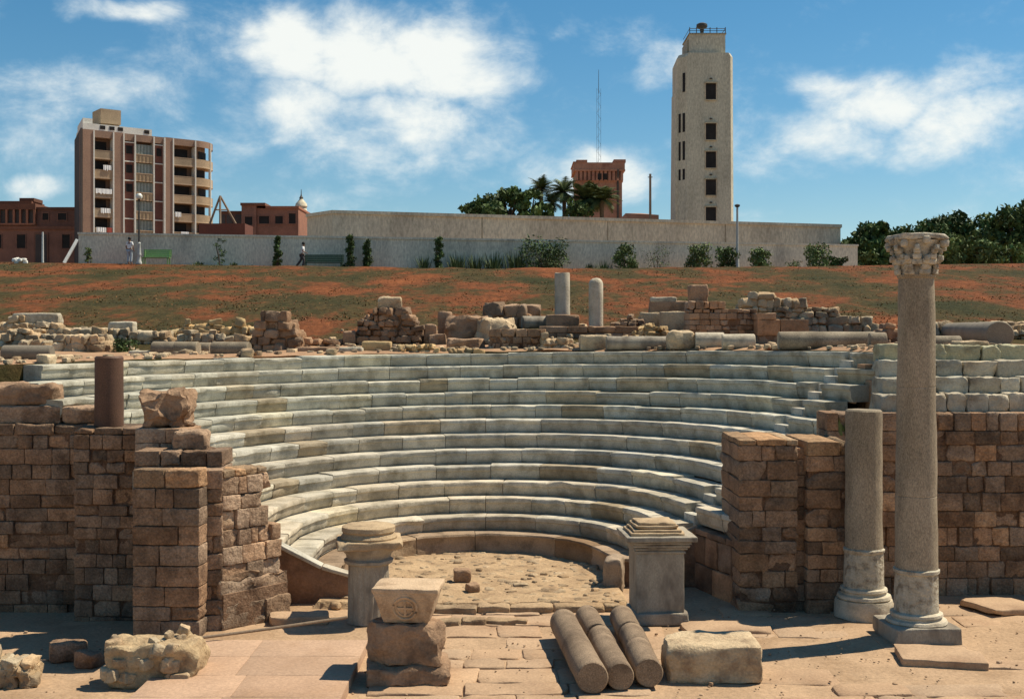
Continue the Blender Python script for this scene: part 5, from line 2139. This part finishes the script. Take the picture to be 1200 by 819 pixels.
def concrete_tower():
    d = 130.0
    s = d / F
    cx = (825 - 600) * s
    t = thing('concrete_tower', 'tall pale concrete tower with a beacon on its top', 'tower', (cx, d, 10.4))

    def X(px):
        return (px - 600) * s - cx

    def Z(py):
        return HC + (HY - py) * s - 10.4
    # plan: chamfered front-left corner with windows, front face, short right chamfer
    def ring(dx, dz):
        return [Vector((X(805) + dx, 0, dz)), Vector((X(856) - dx, 0, dz)), Vector((X(860) - dx, .7, dz)), Vector((X(860) - dx, 6, dz)), Vector((X(797) + dx, 6.2, dz)), Vector((X(795) + dx, 1.3, dz))]
    mb = MB()
    for (za, zb, dxa, dxb) in ((0, Z(66), -.12, .0), (Z(66), Z(62), 0, .22)):
        a, b = ring(dxa, za), ring(dxb, zb)
        n = 6
        mb.add(a + b, [(i, (i + 1) % n, n + (i + 1) % n, n + i) for i in range(n)] + [tuple(n + i for i in range(n))])
    mb.build('wall', M['concrete'], t, smooth=0)
    mb = MB()                            # stair wing on the left, lower
    a = [Vector((X(792), 1.0, 0)), Vector((X(797.5), 1.0, 0)), Vector((X(797.5), 4.5, 0)), Vector((X(791.5), 4.5, 0))]
    b = [Vector((X(793.5), 1.0, Z(105))), Vector((X(797.5), 1.0, Z(101))), Vector((X(797.5), 4.5, Z(101))), Vector((X(793.5), 4.5, Z(105)))]
    mb.add(a + b, [(i, (i + 1) % 4, 4 + (i + 1) % 4, 4 + i) for i in range(4)] + [(4, 5, 6, 7)])
    mb.build('stair_wing', M['concrete'], t, smooth=0)
    mb = MB()
    mb.box((X(809), .5, Z(62.5)), (X(851), 5.4, Z(39)))
    mb.box((X(807), 1.2, Z(62.5)), (X(809) + .01, 5.0, Z(44)), (.7, .7, .7))
    lan = mb.build('lantern_storey', M['concrete'], t, smooth=0)
    mb = MB()
    mb.box((X(808), .4, Z(39.2)), (X(852), 5.5, Z(37.8)), (.6, .6, .6))
    mb.build('roof_slab', M['concrete'], lan, smooth=0)
    for (yt, yb) in ((98, 117), (145, 164), (178, 197), (210.5, 229), (243, 262), (275, 294)):
        z0, z1 = Z(yb), Z(yt)
        x0, x1 = X(827), X(839)
        mb = MB()
        mb.box((x0 - .12, -.22, z1), (x1 + .12, .1, z1 + .16), (.85, .82, .75))
        mb.box((x0 - .06, -.16, z0 - .1), (x1 + .06, .1, z0), (.9, .85, .8))
        mb.box((x0 - .10, -.08, z0), (x0, .1, z1), (.95, .85, .8))
        mb.box((x1, -.08, z0), (x1 + .10, .1, z1), (.95, .85, .8))
        w = mb.build('window', M['concrete'], t, smooth=0)
        mb = MB()
        mb.box((x0, -.02, z0), (x1, .03, z1))
        mb.build('pane', M['glass'], w, smooth=0)
        mb = MB()
        mb.lathe([(.02, 0), (.16, .04), (.16, .12), (.02, .2)], c=((x0 + x1) / 2, -.06, z1 + .42), seg=10)
        mb.build('vent', M['iron'], w)
        # slit windows in the chamfer
        p0, p1 = Vector((X(795) , 1.3, 0)), Vector((X(805), 0, 0))
        for (u0, u1) in ((.18, .42), (.60, .84)):
            a, b = p0.lerp(p1, u0), p0.lerp(p1, u1)
            nn = Vector((-(p1 - p0).y, (p1 - p0).x, 0)).normalized()
            nn = -nn if nn.y > 0 else nn
            zz0, zz1 = z0 + 1.2 - .3, z1 + 1.2
            if u0 < .5 and yt < 100:
                continue
            mb = MB()
            q = [a + nn * .05, b + nn * .05, b - nn * .1, a - nn * .1]
            mb.add([v + Vector((0, 0, zz0)) for v in q] + [v + Vector((0, 0, zz1)) for v in q], [(0, 1, 5, 4), (1, 2, 6, 5), (2, 3, 7, 6), (3, 0, 4, 7), (4, 5, 6, 7), (0, 3, 2, 1)])
            mb.build('slit_window', M['glass'], t, smooth=0)
    mb = MB()                            # railing
    for px in (809, 817, 833, 841, 851):
        x = X(px)
        mb.tube([(x, .5, Z(38)), (x, .5, Z(31))], [.05, .05], 6)
    mb.tube([(X(809), .5, Z(32.5)), (X(851), .5, Z(32.5))], [.035, .035], 6)
    mb.tube([(X(809), .5, Z(35)), (X(851), .5, Z(35))], [.03, .03], 6)
    mb.tube([(X(851), .5, Z(32.5)), (X(851), 5.3, Z(32.5))], [.035, .035], 6)
    mb.tube([(X(809), .5, Z(32.5)), (X(809), 5.3, Z(32.5))], [.035, .035], 6)
    mb.build('railing', M['iron'], t)
    mb = MB()
    mb.lathe([(.28, Z(38)), (.2, Z(33)), (.24, Z(29)), (.5, Z(28)), (.62, Z(26)), (.6, Z(23.5)), (.35, Z(22))], c=(X(826), 2, 0), seg=16)
    mb.build('beacon', M['iron'], t)


concrete_tower()


def fort_tower():
    d = 150.0
    s = d / F
    cx = (702 - 600) * s
    t = thing('brick_tower', 'square red brick fort tower with battlements behind the palms', 'tower', (cx, d, 10.4))

    def X(px):
        return (px - 600) * s - cx

    def Z(py):
        return HC + (HY - py) * s - 10.4
    mb = MB()
    mb.box((X(675), 0, 0), (X(729), 6, Z(213)))
    mb.box((X(672.5), -.35, Z(200)), (X(732), 6.3, Z(191)))
    mb.box((X(674.5), -.02, Z(213)), (X(729.5), 6.05, Z(199.5)), (.8, .8, .8))
    mb.box((X(671), -.42, Z(193)), (X(733), 6.4, Z(196.5)), (.8, .8, .8)) if False else None
    for i in range(12):                   # corbels
        x = X(673.5) + (X(731) - X(673.5)) * (i + .5) / 12
        mb.box((x - .16, -.30, Z(212)), (x + .16, .1, Z(200)), (1.05, 1, 1))
    mb.box((X(674), -.12, Z(213.5)), (X(730), 6.1, Z(211.5)), (1.1, 1.05, 1))
    mb.box((X(672.2), -.44, Z(201)), (X(732.4), 6.4, Z(199.2)), (1.15, 1.1, 1.05))
    mb.build('wall', M['redbrick'], t, smooth=0)
    mb = MB()
    for (a, b, yt) in ((671.5, 675, 190), (675.3, 688, 188), (719, 733, 187.5)):
        mb.box((X(a), -.4, Z(191)), (X(b), 6.35, Z(yt)), (.95, .9, .9))
    mb.build('battlement', M['redbrick'], t, smooth=0)
    for px in (702.5, 709):
        mb = MB()
        mb.box((X(px) - .24, -.33, Z(211)), (X(px) + .24, -.05, Z(204)))
        mb.build('window', M['glass'], t, smooth=0)
    mb = MB()
    mb.tube([(X(724), -.08, 0), (X(724), -.08, Z(213)), (X(724), -.5, Z(200))], [.13, .13, .13], 8)
    mb.build('drainpipe', M['iron'], t)
    mb = MB()
    d2 = 135
    s2 = d2 / F
    a, b = (733 - 600) * s2, (772 - 600) * s2
    hz = lambda py: HC + (HY - py) * s2 - 10.4
    vs = [Vector((0, 0, 0)), Vector((b - a, 0, 0)), Vector((b - a, 5, 0)), Vector((0, 5, 0)), Vector((0, 0, hz(250))), Vector((b - a, 0, hz(252))), Vector((b - a, 5, hz(252))), Vector((0, 5, hz(250))), Vector(((b - a) * .55, 2.5, hz(247.5)))]
    mb.add(vs, [(0, 1, 5, 4), (1, 2, 6, 5), (2, 3, 7, 6), (3, 0, 4, 7), (4, 5, 8), (5, 6, 8), (6, 7, 8), (7, 4, 8)])
    o = mb.build('red_roofed_house', M['redbrick'], smooth=0)
    o.location = (a, d2, 10.4)
    tag(o, 'low red hipped roof just above the bastion, right of the brick tower', 'house')
    d3 = 128
    mb = MB()
    p = Dp(762, 252, d3)
    H = HC + (HY - 204) * d3 / F - 10.4
    mb.tube([(0, 0, 0), (0, 0, H)], [.16, .12], 8)
    mb.tube([(-.25, 0, H - .35), (.25, 0, H - .35)], [.05, .05], 6)
    o = mb.build('utility_pole', M['wood'])
    o.location = (p.x, d3, 10.4)
    tag(o, 'wooden utility pole between the brick tower and concrete tower', 'pole')
    mb = MB()                            # lattice radio mast
    d4 = 190
    H = HC + (HY - 82) * d4 / F - 10.4
    w0 = .35
    for (sx, sy) in ((-1, -1), (1, -1), (0, 1)):
        mb.tube([(sx * w0, sy * w0, 0), (sx * w0 * .9, sy * w0 * .9, H * .92)], [.022, .018], 5)
    z = 0
    k = 0
    while z < H * .9:
        a = w0 * (1 if k % 2 else -1)
        mb.tube([(-a, -w0, z), (a, -w0, z + 1.0)], [.012, .012], 4)
        mb.tube([(-a, -w0, z), (0, w0, z + 1.0)], [.012, .012], 4)
        z += 1.0
        k += 1
    mb.tube([(0, 0, H * .9), (0, 0, H)], [.05, .03], 5)
    o = mb.build('radio_mast', M['iron'], smooth=0)
    o.location = ((701.5 - 600) * d4 / F, d4, 10.4)
    tag(o, 'thin lattice radio mast rising above the brick tower', 'mast')


fort_tower()


# ------------------------------------------------------------------ trees beyond the wall
def zc(py, d):
    return HC + (HY - py) * d / F


for i, (px, yt, w, d, lb) in enumerate([(570, 228, 46, 112, 'low dark spreading tree furthest left behind the bastion'), (598, 220, 48, 114, 'dense dark tree in the middle of the bastion trees'),
                                        (622, 222, 40, 113, 'dark rounded tree just left of the taller palm'), (552, 237, 30, 111, 'lowest dark bush top at the left of the bastion trees')]):
    s = d / F
    tree('broadleaf_tree', lb, ((px - 600) * s, d, 10.4), zc(yt, d) - 10.4, w * s, M['leaf'], 300 + i, 'trees behind the bastion', .45, .28, 50, 40)


def palm(label, px, yt, d, seed, rr, nf=34, fan=False):
    rn = random.Random(seed)
    s = d / F
    H = zc(yt, d) - 10.4 - rr * .8
    t = thing('palm_tree', label, 'palm', ((px - 600) * s, d, 10.4), 0, 'palms behind the bastion')
    mb = MB()
    mb.tube([(0, 0, -.2), (.08, 0, H * .5), (0, 0, H)], [.3, .22, .2], 10)
    mb.build('trunk', M['bark'], t)
    mb = MB()
    for i in range(nf):
        a = rn.uniform(0, 6.28)
        el = rn.uniform(-.5, 1.35)
        L = rr * rn.uniform(.85, 1.15)
        prev = None
        n = 7
        pts = []
        for j in range(n + 1):
            u = j / n
            e2 = el - u * u * .9
            if j == 0:
                p = Vector((0, 0, H))
            else:
                p = pts[-1] + Vector((math.cos(a) * math.cos(e2), math.sin(a) * math.cos(e2), math.sin(e2))) * L / n
            pts.append(p)
        g = rn.uniform(.6, 1.5)
        for j in range(n):
            d_ = (pts[j + 1] - pts[j]).normalized()
            sd = d_.cross(Vector((0, 0, 1)))
            sd = sd.normalized() if sd.length > .05 else Vector((-math.sin(a), math.cos(a), 0))
            up = sd.cross(d_)
            wl = rr * .42 * math.sin(PI * (.15 + .8 * (j + .5) / n))
            for sg in (-1, 1):
                for q in range(3):
                    b0 = pts[j].lerp(pts[j + 1], q / 3)
                    b1 = pts[j].lerp(pts[j + 1], (q + 1.0) / 3)
                    tip = b0 + (sd * sg + d_ * .7 - up * .25).normalized() * wl * rn.uniform(.8, 1.15)
                    mb.add([b0, b1, tip], [(0, 1, 2)], (g, g, g * .85))
    mb.build('crown', M['palm'], t, smooth=0)


palm('taller narrow palm left of the brick tower', 634, 207, 118, 1, 1.5, 46)
palm('shorter palm halfway between the two tall palms', 647, 224, 117, 2, 1.4, 40)
palm('bushy palm just left of the brick tower corner', 661, 208, 116, 3, 1.75, 54)
palm('broad palm in front of the brick tower, left side', 687, 214, 114, 4, 2.0, 80)
palm('broad palm in front of the brick tower, right side', 705, 215, 113, 5, 1.9, 76)
for i, (px, yt, w, lb) in enumerate([(678, 230, 34, 'dark shrub under the broad palms by the brick tower'), (640, 238, 22, 'dark shrub under the taller narrow palm')]):
    d = 112
    s = d / F
    tree('broadleaf_tree', lb, ((px - 600) * s, d, 10.4), zc(yt, d) - 10.4, w * s, M['leaf'], 320 + i, 'trees behind the bastion', .5, .22, 40, 22)

R_TREES = [(1003, 282, 40, 99, 'tree', 'small dark tree at the right end of the boundary wall'),
           (1024, 263, 44, 101, 'tree', 'dark pointed tree left of the carved capital'),
           (1050, 268, 56, 106, 'tree', 'dark tree rising directly behind the carved capital'),
           (1086, 258, 60, 108, 'tree', 'dense dark tree right of the carved capital'),
           (1118, 251, 62, 112, 'tree', 'broad dark tree in the middle of the right grove'),
           (1152, 256, 60, 110, 'tree', 'dark tree with paler top in the right grove'),
           (1184, 243, 64, 104, 'tree', 'tallest dark tree at the right edge of the grove'),
           (1225, 234, 80, 104, 'tree', 'very dark tree closing the right grove'),
           (1270, 240, 90, 108, 'tree', 'dark tree outside the right end of the grove'),
           (1072, 281, 44, 96, 'mid', 'paler green leafy tree in front of the dark grove'),
           (1112, 277, 48, 96, 'mid', 'pale leafed low tree at the middle of the grove front'),
           (1150, 284, 44, 95, 'mid', 'low olive tree right of the pale leafed tree'),
           (1015, 296, 34, 94, 'mid', 'low rounded bush below the dark pointed tree'),
           (1040, 294, 34, 94, 'low', 'low dark bush left of the tallest column capital'),
           (1185, 284, 40, 94, 'mid', 'low leafy bush at the right edge of the slope'),
           (1230, 280, 60, 95, 'low', 'low dark bush beyond the right edge of the slope')]
for i, (px, yt, w, d, kind, lb) in enumerate(R_TREES):
    s = d / F
    h = zc(yt, d) - 10.5
    tree('broadleaf_tree' if kind == 'tree' else 'low_tree', lb, ((px - 600) * s, d, 10.5), h, w * s * 1.1, M['leafmid'] if kind == 'mid' else M['leaf'], 340 + i,
         'trees of the right grove', .2 if kind == 'tree' else .08, .26 if kind == 'tree' else .2, 55, 52 if kind == 'tree' else 34)
